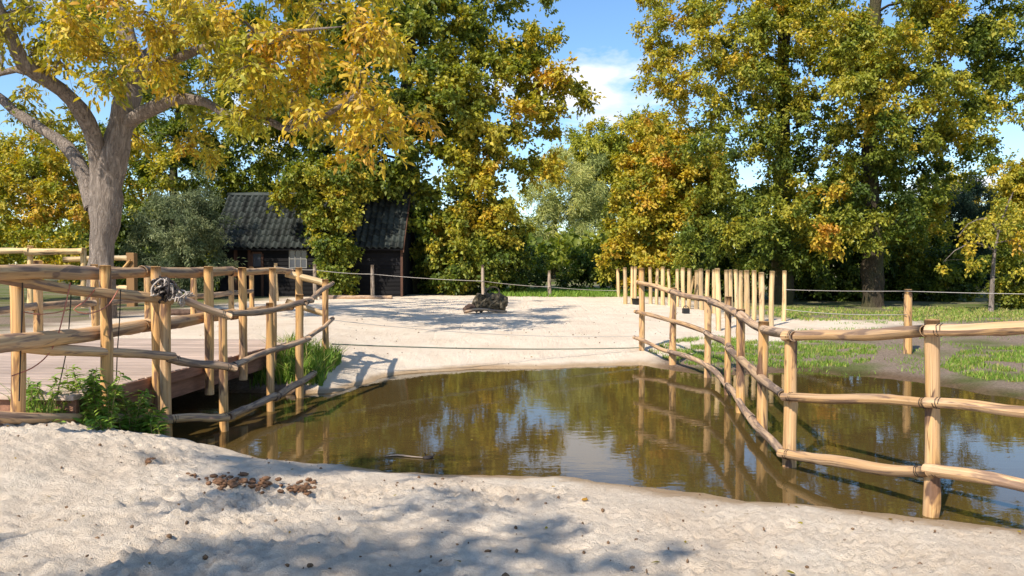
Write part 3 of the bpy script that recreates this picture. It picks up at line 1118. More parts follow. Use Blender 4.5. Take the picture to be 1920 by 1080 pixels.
    tree('maple_bush', 'dark green bush with golden patches right of the hut', 'shrub', tuple(P(880, 552, d)), straight_trunk(880, d, 430, .12, .04, seed=6),
         [B(870, 440, d, 60, 50, .46), B(920, 480, d, 50, 50, .34), B(860, 510, d, 70, 40, .22), B(940, 430, d, 40, 40, .40), B(830, 460, d + .5, 40, 60, .36), B(900, 390, d - .3, 45, 35, .66), B(955, 500, d + .5, 35, 50, .26), B(855, 420, d - .4, 35, 30, .66), B(800, 490, d + 2.5, 45, 60, .14)],
         crad=.5, dens=1.0, nleaf=130, lsize=.18, aspect=.75, seed=16, spread=.2)
    # --- pale willow in the middle distance
    d = 100
    tree('pale_willow', 'pale grey-green willow in the distance between the tall trees', 'tree', tuple(P(1040, 523, d)), straight_trunk(1040, d, 380, .6, .2, seed=7),
         [B(1050, 350, d, 75, 60, .66), B(1010, 400, d - .5, 55, 55, .6), B(1095, 410, d, 60, 60, .5), B(1050, 440, d - 1, 90, 50, .46), B(990, 460, d, 40, 40, .36), B(1060, 310, d + .5, 45, 30, .66), B(1110, 340, d + .3, 40, 50, .5), B(1080, 490, d, 60, 30, .18)],
         crad=1.7, dens=1.0, nleaf=170, lsize=.55, aspect=.16, seed=17, table=RAMP_WILLOW * np.array((1.6, 1.5, 1.05)), droop_twig=.7, spread=.14)
    d = 120
    tree('poplar_tree', 'far olive-green tree rising behind the pale willow', 'tree', tuple(P(1150, 520, d)), straight_trunk(1150, d, 280, .7, .2, seed=8),
         [B(1150, 275, d, 70, 50, .52), B(1190, 255, d, 60, 40, .52), B(1110, 300, d, 40, 45, .50), B(1180, 310, d, 80, 60, .5), B(1060, 310, d + 2, 35, 30, .52), B(1100, 360, d, 60, 60, .45), B(1240, 280, d, 50, 60, .55)],
         crad=2.0, dens=1.1, nleaf=170, lsize=.55, aspect=.5, seed=18, spread=.10, table=RAMP_C * 1.15)
    d = 37
    tree('orange_maple', 'orange and yellow bushy maple left of the tall oaks', 'tree', tuple(P(1245, 556, d)), straight_trunk(1245, d, 330, .2, .08, seed=9),
         [B(1250, 300, d, 60, 50, .74), B(1290, 350, d, 60, 60, .66), B(1200, 370, d - .5, 55, 55, .62), B(1250, 410, d - 1, 70, 50, .68), B(1180, 440, d - .5, 45, 45, .60), B(1290, 440, d - 1, 70, 50, .54), B(1230, 480, d - 1, 60, 40, .62), B(1310, 490, d - .5, 50, 30, .40), B(1220, 280, d, 40, 35, .70), B(1170, 490, d, 40, 35, .48), B(1330, 320, d + .5, 45, 50, .6)],
         crad=.6, dens=1.05, nleaf=150, lsize=.19, aspect=.7, seed=19, spread=.18)
    # --- two tall oaks at the right
    d = 29.5
    tk = straight_trunk(1466, d, -180, .36, .14, seed=10, n=6)
    tree('oak_tree', 'slimmer tall oak behind the stake row', 'tree', tuple(P(1466, 575, d)), tk,
         [B(1290, 120, d - .5, 80, 45, .66), B(1250, 170, d, 50, 45, .66), B(1300, 60, d, 90, 40, .64), B(1420, 90, d - 2, 80, 60, .50), B(1440, 160, d - 2, 70, 45, .52), B(1340, 210, d - 1, 70, 40, .40), B(1380, 270, d - 1, 70, 45, .34), B(1480, 240, d - 1.5, 60, 50, .34), B(1300, 270, d + .5, 50, 25, .40),
          B(1400, 340, d - 1, 80, 50, .36), B(1500, 330, d - 1, 60, 50, .32), B(1430, 410, d - 1.5, 80, 45, .40), B(1350, 400, d - .5, 50, 45, .40), B(1500, 420, d - 1, 60, 45, .46), B(1520, 370, d - 2, 50, 20, .66), B(1420, 0, d, 120, 60, .5), B(1310, -10, d, 100, 50, .58), B(1440, -140, d, 160, 90, .5), B(1400, 470, d - .5, 70, 35, .22), B(1515, 440, d - 2.3, 45, 14, .76), B(1500, 470, d - 1.2, 45, 30, .30), B(1225, 225, d, 25, 40, .62), B(1470, 60, d - 1.6, 70, 60, .46), B(1530, 100, d - 1, 60, 60, .48), B(1460, 200, d - 1.8, 50, 60, .42), B(1470, 300, d - 1.2, 40, 30, .34), B(1465, 380, d - 1.4, 60, 40, .36), B(1465, 470, d - 1, 60, 40, .26), B(1545, 20, d, 70, 50, .45), B(1350, 130, d - 1.5, 60, 60, .56), B(1380, 20, d - 1, 80, 50, .52), B(1540, 200, d - .5, 50, 50, .4), B(1330, 450, d, 60, 50, .34)],
         crad=.55, dens=.56, nleaf=165, lsize=.145, aspect=.6, seed=20, spread=.17, r_tip=.028)
    d = 28
    tk = straight_trunk(1640, d, -180, .34, .16, seed=30, n=6, basepx=1636)
    tree('oak_tree', 'stout tall oak with bare lower trunk right of the stake row', 'tree', tuple(P(1636, 578, d)), tk,
         [B(1610, 90, d - 2, 90, 60, .52), B(1590, 160, d - 2, 70, 50, .50), B(1680, 150, d - 2.3, 80, 55, .52), B(1740, 230, d - 1.5, 70, 55, .56), B(1790, 170, d - 1, 70, 50, .56), B(1830, 120, d, 60, 70, .36), B(1870, 60, d + .5, 60, 70, .26), B(1650, 200, d - 2.6, 55, 20, .70), B(1700, 60, d - 1, 90, 60, .50), B(1790, 50, d, 90, 70, .34),
          B(1620, 270, d + .5, 80, 40, .22), B(1690, 300, d, 70, 45, .24), B(1800, 270, d, 50, 50, .40), B(1820, 230, d - .5, 40, 45, .5), B(1640, 360, d - .5, 70, 40, .24), B(1700, 380, d, 50, 35, .26), B(1600, 400, d - 1, 50, 35, .38), B(1620, 440, d - 1, 45, 25, .46), B(1880, 150, d + .5, 40, 50, .28), B(1640, -20, d, 160, 60, .46), B(1820, -40, d, 120, 70, .36), B(1700, -160, d, 190, 90, .46),
          B(1560, 330, d - 1.5, 40, 25, .5), B(1720, 330, d + .5, 60, 40, .2), B(1572, 436, d - 2.2, 22, 14, 1.0, .3), B(1640, 60, d - 2, 70, 60, .5), B(1640, 140, d - 2.4, 60, 50, .5), B(1640, 250, d - 1.6, 60, 50, .3), B(1640, 320, d - 1.4, 60, 40, .26), B(1640, 395, d - 1.2, 50, 34, .3), B(1560, 110, d - .5, 60, 60, .46), B(1750, 110, d - 1.5, 70, 60, .46), B(1570, 240, d, 50, 40, .34), B(1760, 300, d, 50, 40, .34), B(1720, 180, d - 2, 60, 50, .5), B(1550, 40, d - 1, 60, 50, .48), B(1680, 440, d + .5, 45, 40, .34), B(1850, 200, d, 45, 50, .4), B(1900, 90, d + .5, 50, 80, .3), B(1840, 30, d - .5, 60, 60, .4), B(1590, 360, d + 1, 60, 40, .3), B(1540, 300, d + 1, 40, 40, .34)],
         crad=.55, dens=.56, nleaf=165, lsize=.145, aspect=.6, seed=21, spread=.17, r_tip=.028)
    # --- under-growth behind the oaks
    d = 33
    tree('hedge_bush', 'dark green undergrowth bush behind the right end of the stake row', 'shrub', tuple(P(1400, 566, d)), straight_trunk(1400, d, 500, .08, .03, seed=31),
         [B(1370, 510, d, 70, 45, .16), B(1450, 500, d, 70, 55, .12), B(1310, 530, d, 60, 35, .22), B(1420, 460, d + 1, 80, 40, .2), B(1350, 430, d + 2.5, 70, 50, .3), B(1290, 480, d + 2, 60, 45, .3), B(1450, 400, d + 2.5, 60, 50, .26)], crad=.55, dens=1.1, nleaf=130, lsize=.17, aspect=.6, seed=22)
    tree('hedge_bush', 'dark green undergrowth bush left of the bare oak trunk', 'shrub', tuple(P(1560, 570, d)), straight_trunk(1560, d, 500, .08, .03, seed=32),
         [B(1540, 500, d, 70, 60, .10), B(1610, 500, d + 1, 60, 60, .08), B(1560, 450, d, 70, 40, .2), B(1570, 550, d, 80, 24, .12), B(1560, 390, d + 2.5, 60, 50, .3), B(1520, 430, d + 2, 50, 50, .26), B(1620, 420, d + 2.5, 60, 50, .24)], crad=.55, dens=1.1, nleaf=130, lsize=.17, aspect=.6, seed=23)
    tree('hedge_bush', 'green and yellow undergrowth bush right of the bare oak trunk', 'shrub', tuple(P(1720, 572, d)), straight_trunk(1720, d, 470, .08, .03, seed=33),
         [B(1720, 500, d, 60, 50, .22), B(1700, 440, d, 40, 50, .58), B(1730, 400, d + 1, 40, 50, .66), B(1770, 520, d - .5, 60, 50, .24), B(1730, 550, d, 80, 24, .18), B(1680, 540, d, 40, 34, .12)], crad=.5, dens=1.1, nleaf=130, lsize=.16, aspect=.6, seed=24, spread=.2)
    d = 37
    tree('dark_pine', 'bluish dark green tree between the oak and the right edge', 'tree', tuple(P(1810, 566, d)), straight_trunk(1810, d, 400, .14, .05, seed=34),
         [B(1810, 390, d, 45, 45, .16), B(1790, 440, d, 50, 60, .14), B(1840, 440, d, 45, 60, .18), B(1800, 500, d, 70, 50, .10)], crad=.5, dens=1.2, nleaf=160, lsize=.20, aspect=.2, seed=25, table=RAMP_WILLOW * np.array((.6, .75, .9)), spread=.1)
    d = 42
    tree('birch_tree', 'yellow-green spreading tree at the right edge', 'tree', tuple(P(1900, 560, d)), straight_trunk(1900, d, 360, .18, .06, seed=35),
         [B(1880, 360, d, 60, 35, .58), B(1920, 340, d, 50, 40, .58), B(1940, 400, d, 60, 60, .56), B(1860, 400, d, 40, 40, .5), B(1985, 370, d, 70, 70, .54), B(1760, 360, d + 3, 25, 45, .62)], crad=.7, dens=1.2, nleaf=170, lsize=.20, aspect=.6, seed=26, spread=.12)
    d = 26
    tree('laurel_bush', 'fresh green bush at the right edge beside the sapling', 'shrub', tuple(P(1905, 586, d)), straight_trunk(1905, d, 520, .06, .02, seed=36),
         [B(1905, 540, d, 30, 40, .46), B(1930, 510, d, 40, 50, .42), B(1890, 500, d + 1, 25, 40, .3), B(1960, 540, d, 40, 45, .4), B(1900, 440, d + 1.5, 35, 40, .5)], crad=.35, dens=1.3, nleaf=100, lsize=.13, aspect=.5, seed=27)
    d = 24.8
    base = P(1858, 586, d)
    base.z = gz(base.x, base.y) - .1
    sap = [(tuple(base), .085), (tuple(P(1860, 540, d)), .065), (tuple(P(1864, 480, d)), .055), (tuple(P(1870, 440, d)), .045), (tuple(P(1885, 395, d)), .03), (tuple(P(1900, 360, d)), .015)]
    lim = [[(tuple(P(1866, 470, d)), .03), (tuple(P(1830, 455, d - .4)), .022), (tuple(P(1790, 470, d - .7)), .014), (tuple(P(1770, 490, d - .9)), .008)],
           [(tuple(P(1872, 436, d)), .03), (tuple(P(1850, 410, d - .3)), .02), (tuple(P(1815, 420, d - .5)), .012), (tuple(P(1795, 445, d - .6)), .008)],
           [(tuple(P(1878, 420, d)), .03), (tuple(P(1905, 400, d + .3)), .02), (tuple(P(1930, 430, d + .5)), .012)],
           [(tuple(P(1868, 455, d)), .025), (tuple(P(1900, 450, d - .3)), .018), (tuple(P(1925, 480, d - .5)), .01)]]
    tree('young_elm', 'sparse young tree with drooping straw-coloured leaves at the right', 'tree', tuple(P(1858, 586, d)), sap,
         [B(1840, 455, d - .4, 35, 22, .70), B(1800, 480, d - .7, 30, 26, .70), B(1825, 425, d - .4, 35, 18, .62), B(1890, 420, d, 40, 26, .68), B(1915, 470, d - .3, 26, 30, .66), B(1900, 380, d, 30, 24, .6), B(1860, 400, d, 30, 20, .66)], M_BARK,
         crad=.32, dens=.55, nleaf=34, lsize=.13, aspect=.62, seed=28, limbs=lim, droop_twig=.8, r_tip=.008)
    # --- dim growth closing the view behind everything
    d = 44
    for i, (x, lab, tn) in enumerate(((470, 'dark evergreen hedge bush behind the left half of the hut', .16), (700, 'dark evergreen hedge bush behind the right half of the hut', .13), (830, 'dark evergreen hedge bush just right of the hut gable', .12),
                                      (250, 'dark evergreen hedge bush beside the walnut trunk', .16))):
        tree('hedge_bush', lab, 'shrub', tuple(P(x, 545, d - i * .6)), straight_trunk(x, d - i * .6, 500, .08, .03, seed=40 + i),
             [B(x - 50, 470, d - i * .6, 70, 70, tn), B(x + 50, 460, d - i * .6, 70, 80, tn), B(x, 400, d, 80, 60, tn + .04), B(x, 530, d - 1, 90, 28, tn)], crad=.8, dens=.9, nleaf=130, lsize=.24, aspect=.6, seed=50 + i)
    d = 50
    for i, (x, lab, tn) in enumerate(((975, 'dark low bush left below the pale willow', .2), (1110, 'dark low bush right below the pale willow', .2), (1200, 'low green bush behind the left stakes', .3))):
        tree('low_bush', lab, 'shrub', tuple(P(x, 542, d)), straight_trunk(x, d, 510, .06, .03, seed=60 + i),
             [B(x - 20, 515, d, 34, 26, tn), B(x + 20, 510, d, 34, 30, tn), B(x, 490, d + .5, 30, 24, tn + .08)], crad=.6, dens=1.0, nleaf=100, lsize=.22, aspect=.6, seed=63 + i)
    # trees behind the photographer whose shade falls on the near sand
    for i, (x, y, h, lab) in enumerate(((-8.6, -6.9, 8.5, 'leafy oak standing behind the photographer on the left'), (-4.0, -5.7, 8.6, 'leafy oak standing right behind the photographer'))):
        z0 = hz(x, y)
        R = random.Random(i)
        bl = [((x + .82 * k + R.uniform(-.5, .5), y - .57 * k + R.uniform(-1.6, 1.5), h + R.uniform(-1.3, 1.3)), (1.1, 1.1, 0.7), .45) for k in (-4.2, -3.4, -2.6, -1.8, -1.0, -.3, .4, 1.1, 1.9, 2.7, 3.5, 4.3)]
        tree('oak_tree', lab, 'tree', (x, y, z0), [((x, y, z0 - .2), .38), ((x + .1, y, z0 + 2.5), .3), ((x, y + .2, h * .7), .16), ((x, y, h + .4), .05)], bl,
             crad=.5, dens=.42, nleaf=66, lsize=.17, aspect=.6, seed=80 + i, r_tip=.028)


forest()


def woodland():
    """far wood that reads as one mass"""
    R = np.random.default_rng(99)
    n = 700
    a = R.uniform(-1.05, 1.05, n)
    dd = R.uniform(75, 110, n)
    x, y = np.sin(a) * dd, np.cos(a) * dd
    top = 5.0 + 2.2 * noise2(a * 9, a * 0 + 1, 5)
    z = R.uniform(0.6, 1, n) ** 0.5 * top * R.uniform(0.2, 1, n) ** 0.5
    cc = np.stack([x, y, z], 1)
    pos, ax, nr, tone = cluster_leaves(R, cc, cc - np.array((0, 0, 2.0)), 1.9, 45, .6, 0.38 + 0.15 * noise2(a * 20, a * 0, 8), .12)
    ln = .85 * R.uniform(.7, 1.3, len(pos))
    v, f, kk = leaf_geo(pos, ax, nr, ln, ln * .7)
    me = mesh_np('distant_woodland', v, f, M_LEAF, np.repeat(ramp_col(tone), kk, 0))
    LEAVES[0] += len(f)
    tag(link('distant_woodland', me), 'far low woodland closing the horizon behind the meadow', 'woodland', None, 'stuff')


woodland()

# ------------------------------------------------------------------ log fences round the pond
TIE_N = [0]


def tie(parent, p, axis, r, n=2):
    """twisted binding wire round a rail"""
    axis = Vector(axis).normalized()
    a = axis.cross(Vector((0, 0, 1)))
    if a.length < .1:
        a = axis.cross(Vector((1, 0, 0)))
    a.normalize()
    b = axis.cross(a)
    rs = random.Random(TIE_N[0])
    TIE_N[0] += 1
    pts = []
    for k in range(n * 8 + 1):
        an = k / 8 * 2 * math.pi
        pts.append(Vector(p) + (a * math.cos(an) + b * math.sin(an)) * r + axis * (k / 8 * .022 - .02 * n / 2 + rs.uniform(-.004, .004)))
    V, F, U = tube([tuple(q) for q in pts], .0032, 4, .05, 0, False)
    return link('wire_tie', mesh_py('wire_tie', V, F, M_METAL, U, True), parent)


def log_fence(name, label, posts, rails, post_mat, rail_mats, base, seed=0, ties=True):
    """posts: (px, top_py, depth, radius); rails: lists of (px, py, depth, radius) runs"""
    root = empty(name, base)
    tag(root, label, 'fence')
    rs = random.Random(seed)
    for i, (px, tp, d, r) in enumerate(posts):
        t = P(px, tp, d)
        z0 = hz(t.x, t.y)
        z0 = min(z0, t.z - .4) - .25
        ln = rs.uniform(-.012, .012)
        logobj('post', [(t.x + ln, t.y, z0), ((t.x + rs.uniform(-.012, .012)), t.y, (z0 + t.z) / 2), tuple(t)], [r * .90, r * .85, r * .80], post_mat, root, 12, .09, .045, seed * 50 + i, 4)
    for j, (run, mt) in enumerate(zip(rails, rail_mats)):
        pts = [tuple(P(px, py, d)) for px, py, d, r in run]
        rad = [r * .80 for *_, r in run]
        logobj('rail', pts, rad, mt, root, 12, .10, .07, seed * 77 + j, 5, .012)
        if ties:
            for k in ((0, len(pts) - 1) if j % 2 else (0,)):
                k2 = 1 if k == 0 else k - 1
                ax = Vector(pts[k2]) - Vector(pts[k])
                p = Vector(pts[k]).lerp(Vector(pts[k2]), min(.5, .09 / max(ax.length, .1)))
                tie(root, p, ax, rad[k] * 1.07, 2)
    return root


def left_fence():
    posts = [(30, 497, 6.42, .062), (310, 552, 7.80, .060), (418, 583, 8.27, .055), (505, 568, 9.45, .055), (562, 552, 10.45, .065), (610, 524, 12.1, .060)]
    f = .085
    rails = [
        # (px, py, depth)
        [(-60, 512, 6.1 - f, .056), (30, 525, 6.40 - f, .060), (180, 547, 7.1 - f, .060), (322, 563, 7.78 - f, .054)],
        [(305, 551, 7.72 - f, .052), (375, 573, 8.0 - f, .050), (432, 594, 8.22 - f, .048)],
        [(424, 590, 8.20 - f, .044), (505, 581, 9.40 - f, .046), (585, 563, 10.6 - f, .047)],
        [(572, 568, 10.3 - f, .045), (600, 548, 11.5 - f, .045), (624, 531, 12.35, .042)],
        [(-60, 634, 6.1 - f, .058), (30, 646, 6.40 - f, .060), (180, 660, 7.1 - f, .058), (326, 668, 7.8 - f, .054)],
        [(315, 672, 7.75 - f, .052), (375, 682, 8.0 - f, .050), (444, 690, 8.25 - f, .048)],
        [(430, 688, 8.22 - f, .044), (505, 660, 9.40 - f, .045), (580, 634, 10.6 - f, .045)],
        [(570, 638, 10.4 - f, .042), (600, 618, 11.5 - f, .042), (624, 597, 12.35, .040)],
        [(-60, 778, 6.1 - f, .060), (30, 782, 6.40 - f, .062), (180, 786, 7.1 - f, .060), (320, 787, 7.8 - f, .056)],
        [(310, 786, 7.78 - f, .052), (375, 784, 8.0 - f, .052), (438, 780, 8.27 - f, .050)],
        [(430, 781, 8.2 - f, .046), (470, 762, 8.8 - f, .050), (516, 742, 9.5 - f, .054)],
        [(516, 746, 9.45 - f, .054), (560, 718, 10.3 - f, .056), (590, 700, 11.1 - f, .05)],
        [(582, 704, 11.0 - f, .048), (605, 680, 11.8 - f, .046), (622, 660, 12.4, .044)],
    ]
    mats = [M_RAIL] * 13
    mats[0] = mats[4] = mats[8] = mats[9] = M_RAILG
    return log_fence('log_fence', 'curved three-rail log fence standing in the water beside the bridge', posts, rails, M_POST, mats, (-3.1, 8.2, 0), 1)


def right_fence():
    posts = [(1203, 503, 15.2, .068), (1263, 540, 13.75, .070), (1327, 556, 12.4, .068), (1366, 556, 10.7, .055), (1389, 580, 9.35, .066), (1432, 603, 8.05, .068), (1483, 622, 6.78, .068), (1748, 600, 5.42, .060), (2080, 590, 4.4, .06)]
    f = .09
    rails = [
        [(1195, 529, 15.3 - f, .050), (1262, 546, 13.75 - f, .056), (1275, 549, 13.5 - f, .054)],
        [(1255, 546, 13.8 - f, .052), (1327, 563, 12.4 - f, .060), (1345, 568, 11.9 - f, .058)],
        [(1332, 565, 12.1 - f, .060), (1366, 580, 10.7 - f, .062), (1395, 595, 9.2 - f, .066)],
        [(1385, 588, 9.5 - f, .064), (1410, 606, 8.7 - f, .060), (1440, 618, 7.9 - f, .058), (1490, 630, 6.7 - f, .056)],
        [(1470, 630, 6.86 - f, .056), (1560, 630, 6.35 - f, .058), (1650, 624, 5.90 - f, .058), (1733, 620, 5.5 - f, .052)],
        [(1738, 619, 5.46 - f, .052), (1820, 618, 5.2 - f, .056), (1920, 617, 4.9 - f, .054), (2100, 612, 4.4 - f, .05)],
        [(1191, 584, 15.35 - f, .048), (1262, 601, 13.75 - f, .052), (1330, 625, 12.3 - f, .050)],
        [(1322, 623, 12.4 - f, .050), (1355, 640, 11.2 - f, .054), (1372, 656, 10.4 - f, .056)],
        [(1365, 652, 10.7 - f, .058), (1392, 680, 9.25 - f, .062), (1432, 712, 8.0 - f, .058), (1468, 740, 7.0 - f, .050)],
        [(1468, 744, 6.82 - f, .046), (1570, 746, 6.3 - f, .046), (1650, 750, 5.9 - f, .048), (1752, 757, 5.4 - f, .044)],
        [(1735, 754, 5.45 - f, .046), (1830, 760, 5.15 - f, .048), (1920, 769, 4.9 - f, .048), (2100, 785, 4.4 - f, .046)],
        [(1189, 632, 15.4 - f, .044), (1225, 648, 14.5 - f, .046), (1262, 662, 13.7 - f, .048)],
        [(1254, 659, 13.8 - f, .050), (1300, 672, 12.9 - f, .052), (1340, 696, 12.0 - f, .054), (1372, 735, 10.3 - f, .050)],
        [(1364, 722, 10.6 - f, .052), (1390, 757, 9.2 - f, .05), (1414, 792, 8.15 - f, .054)],
        [(1408, 784, 8.35 - f, .056), (1440, 822, 7.4 - f, .052), (1470, 852, 6.8 - f, .046)],
        [(1462, 850, 6.82 - f, .050), (1560, 864, 6.3 - f, .056), (1650, 882, 5.9 - f, .056), (1742, 884, 5.45 - f, .050)],
        [(1735, 880, 5.48 - f, .05), (1830, 896, 5.15 - f, .054), (1920, 912, 4.9 - f, .052), (2100, 945, 4.4 - f, .05)],
    ]
    mats = [M_RAIL] * 17
    for k in (4, 5, 9, 10, 15, 16, 0, 6, 11):
        mats[k] = M_RAILG
    return log_fence('log_fence', 'winding three-rail log fence crossing the pond on the right', posts, rails, M_POST, mats, (2.5, 6.8, 0), 2)


left_fence()
right_fence()


def cord(name, label, cat, pts, r, mat, seg=5, step=.06, group=None):
    V, F, U = tube([tuple(p) for p in pts], r, seg, step, 0.02, True, 1)
    o = link(name, mesh_py(name, V, F, mat, U, True))
    return tag(o, label, cat, group)


def sag(a, b, s, n=12):
    a, b = Vector(a), Vector(b)
    return [a.lerp(b, i / n) - Vector((0, 0, 4 * s * (i / n) * (1 - i / n))) for i in range(n + 1)]


cord('green_rope', 'lower thin green rope slung across the pond between the two log fences', 'rope', sag(P(622, 645, 12.15), P(1199, 652, 15.1), .05), .011, M_GREENROPE)
cord('green_rope', 'upper thin rope slung across the pond between the two log fences', 'rope', sag(P(622, 600, 12.15), P(1199, 630, 15.1), .10), .005, M_ROPE)


def rope_coil():
    """tangled bundle of cord hung over the fence top"""
    rs = random.Random(4)
    root = empty('rope_coil', tuple(P(322, 548, 7.6)))
    tag(root, 'tangled bundle of pale and dark cord hung on the fence post', 'rope')
    c0 = P(322, 542, 7.62)
    for i in range(16):
        n = 16
        rx, rz = rs.uniform(.03, .12), rs.uniform(.02, .10)
        a0 = rs.uniform(0, 6.28)
        tl = rs.uniform(-1.2, 1.2)
        c = c0 + Vector((rs.uniform(-.10, .12), rs.uniform(-.06, .05), rs.uniform(-.07, .05)))
        c.z -= max(0, c.x - c0.x) * .35
        fr = rs.uniform(1.3, 2.2)
        pts = []
        for k in range(n + 1):
            an = a0 + k / n * 2 * math.pi * rs.uniform(1.0, 1.3)
            x, z = rx * math.cos(an), rz * math.sin(an * fr + i)
            pts.append((c.x + x * math.cos(tl) - z * math.sin(tl) + rs.uniform(-.015, .015), c.y - .07 + .06 * math.sin(an * 1.5 + i), c.z + x * math.sin(tl) + z * math.cos(tl)))
        V, F, U = tube(pts, rs.uniform(.006, .010), 6, .03, .03, True, i)
        link('loop', mesh_py('loop', V, F, M_CORD if i % 2 else M_DARKCORD, U, True), root)


rope_coil()
cord('red_cord', 'long thin red cord slanting down from the top rail to the corner post', 'cord',
     [P(132, 530, 6.72), P(122, 575, 6.66), P(108, 630, 6.6), P(90, 665, 6.55), P(60, 690, 6.4), P(22, 705, 6.28)], .0055, M_REDCORD)
cord('red_cord', 'looped thin red cord sagging below the top rail', 'cord',
     [P(222, 543, 7.1), P(205, 570, 7.05), P(185, 583, 7.0), P(160, 588, 6.9), P(138, 580, 6.85), P(158, 566, 6.9), P(178, 543, 6.92)], .0055, M_REDCORD)
cord('red_cord', 'nearly level thin red cord tied to the leftmost post', 'cord',
     [P(44, 585, 6.36), P(70, 589, 6.5), P(100, 587, 6.65), P(130, 580, 6.8)], .0045, M_REDCORD)
cord('hanging_twine', 'dark cord hanging from the top rail into the green plants', 'cord', [P(134, 530, 6.75), P(131, 590, 6.8), P(124, 660, 6.85), P(106, 745, 6.9)], .005, M_DARKCORD)
cord('hanging_twine', 'dark cord hanging straight down right of the green plants', 'cord', [P(226, 543, 7.12), P(224, 600, 7.2), P(220, 660, 7.25), P(218, 716, 7.3)], .005, M_DARKCORD)
cord('hanging_twine', 'dark cord running down the leftmost fence post', 'cord', [P(42, 530, 6.3), P(41, 600, 6.31), P(38, 680, 6.32), P(36, 752, 6.33)], .006, M_DARKCORD)


# ------------------------------------------------------------------ footbridge
def bridge():
    zd = 0.63
    xr0, yr0, xr1, yr1 = -3.87, 6.95, -3.42, 12.4      # right edge of the deck
    wid = 4.6
    root = empty('footbridge', (-5.8, 9.2, 0))
    tag(root, 'wide plank bridge with brown side beams and round log handrail on the left', 'bridge')
    n = 38
    L = (yr1 - yr0)
    pw = L / n
    pl = None
    rs = random.Random(8)
    v, f = box_geo(-wid / 2, wid / 2, -pw / 2 + .007, pw / 2 - .007, -.045, 0)
    import bmesh
    me = mesh_py('plank', v, f, M_PLANK)
    bm = bmesh.new()
    bm.from_mesh(me)
    bmesh.ops.bevel(bm, geom=bm.edges[:], offset=.004, segments=1, affect='EDGES')
    bm.to_mesh(me)
    bm.free()
    for i in range(n):
        k = (i + .5) / n
        x = xr0 + (xr1 - xr0) * k
        o = link('plank', me, root)
        o.location = (x - wid / 2 + rs.uniform(-.012, .012), yr0 + L * k, zd + rs.uniform(-.003, .003))
        o.rotation_euler = (rs.uniform(-.006, .006), rs.uniform(-.0015, .0015), rs.uniform(-.003, .003) - .08)

    def beam(off, name='side_beam', th=.09, hgt=.27, top=-.05):
        a, b = Vector((xr0 - off, yr0, 0)), Vector((xr1 - off, yr1, 0))
        t = (b - a).normalized()
        s = Vector((t.y, -t.x, 0)) * th / 2
        vv = []
        for z in (zd + top - hgt, zd + top):
            vv += [(*(a - s).xy, z), (*(a + s).xy, z), (*(b + s).xy, z), (*(b - s).xy, z)]
        ff = [(0, 3, 2, 1), (4, 5, 6, 7), (0, 1, 5, 4), (1, 2, 6, 5), (2, 3, 7, 6), (3, 0, 4, 7)]
        me = mesh_py(name, vv, ff, M_BEAM)
        return link(name, me, root)
    beam(.10)
    beam(wid - .10)
    beam(wid * .36, 'joist', .12, .2, -.052)
    beam(wid * .68, 'joist', .12, .2, -.052)
    beam(-.005, 'edge_board', .03, .11, -.01)
    xa = xr0 - wid
    v, f = box_geo(xa, xr0 - .02, yr0 - .035, yr0 + .005, zd - .42, zd - .012)
    eb = link('end_board', mesh_py('end_board', [(x, y - (x - xr0) * .08 - .09, z) for x, y, z in v], f, M_BEAM), root)
    # handrail on the water side: posts bolted outside the beam, thick logs behind them
    for i, (px, tp, d, r, bot) in enumerate(((182, 498, 7.12, .053, .28), (285, 500, 7.98, .052, .26), (371, 500, 9.12, .055, .26), (436, 502, 10.05, .054, .30), (488, 503, 11.05, .052, .3), (535, 502, 12.1, .054, .3))):
        t = P(px, tp, d)
        x = xr0 + (xr1 - xr0) * (d - yr0) / L + .085
        logobj('handrail_post', [(x, d, bot), (x + .005, d, 1.0), (x, d, t.z)], [r, r, r * .95], M_POST, root, 12, .09, .05, 300 + i, 4)
    for j, (zz, r) in enumerate(((1.72, .062), (1.16, .072))):
        for s, (y0, y1) in enumerate(((5.6, 8.05), (7.95, 10.1), (10.0, 12.2))):
            pts = []
            for k in range(4):
                y = y0 + (y1 - y0) * k / 3
                x = xr0 + (xr1 - xr0) * (y - yr0) / L - .055
                pts.append((x + .012 * math.sin(k * 3 + s), y, zz + .012 * math.sin(k * 2.1 + s * 2 + j)))
            logobj('handrail', pts, [r, r * .97, r * .93, r * .9] if s < 2 else [r * .85, r * .8, r * .75, r * .7], M_RAILG, root, 12, .1, .06, 320 + s + 5 * j, 4)
    a = P(537, 513, 12.1)
    logobj('brace_rail', [tuple(a), tuple(P(612, 531, 12.12))], [.055, .05], M_STAKE, root, 10, .1, .05, 341)
    logobj('brace_rail', [tuple(P(537, 566, 12.1)), tuple(P(612, 590, 12.12))], [.05, .045], M_STAKE, root, 10, .1, .05, 342)


bridge()


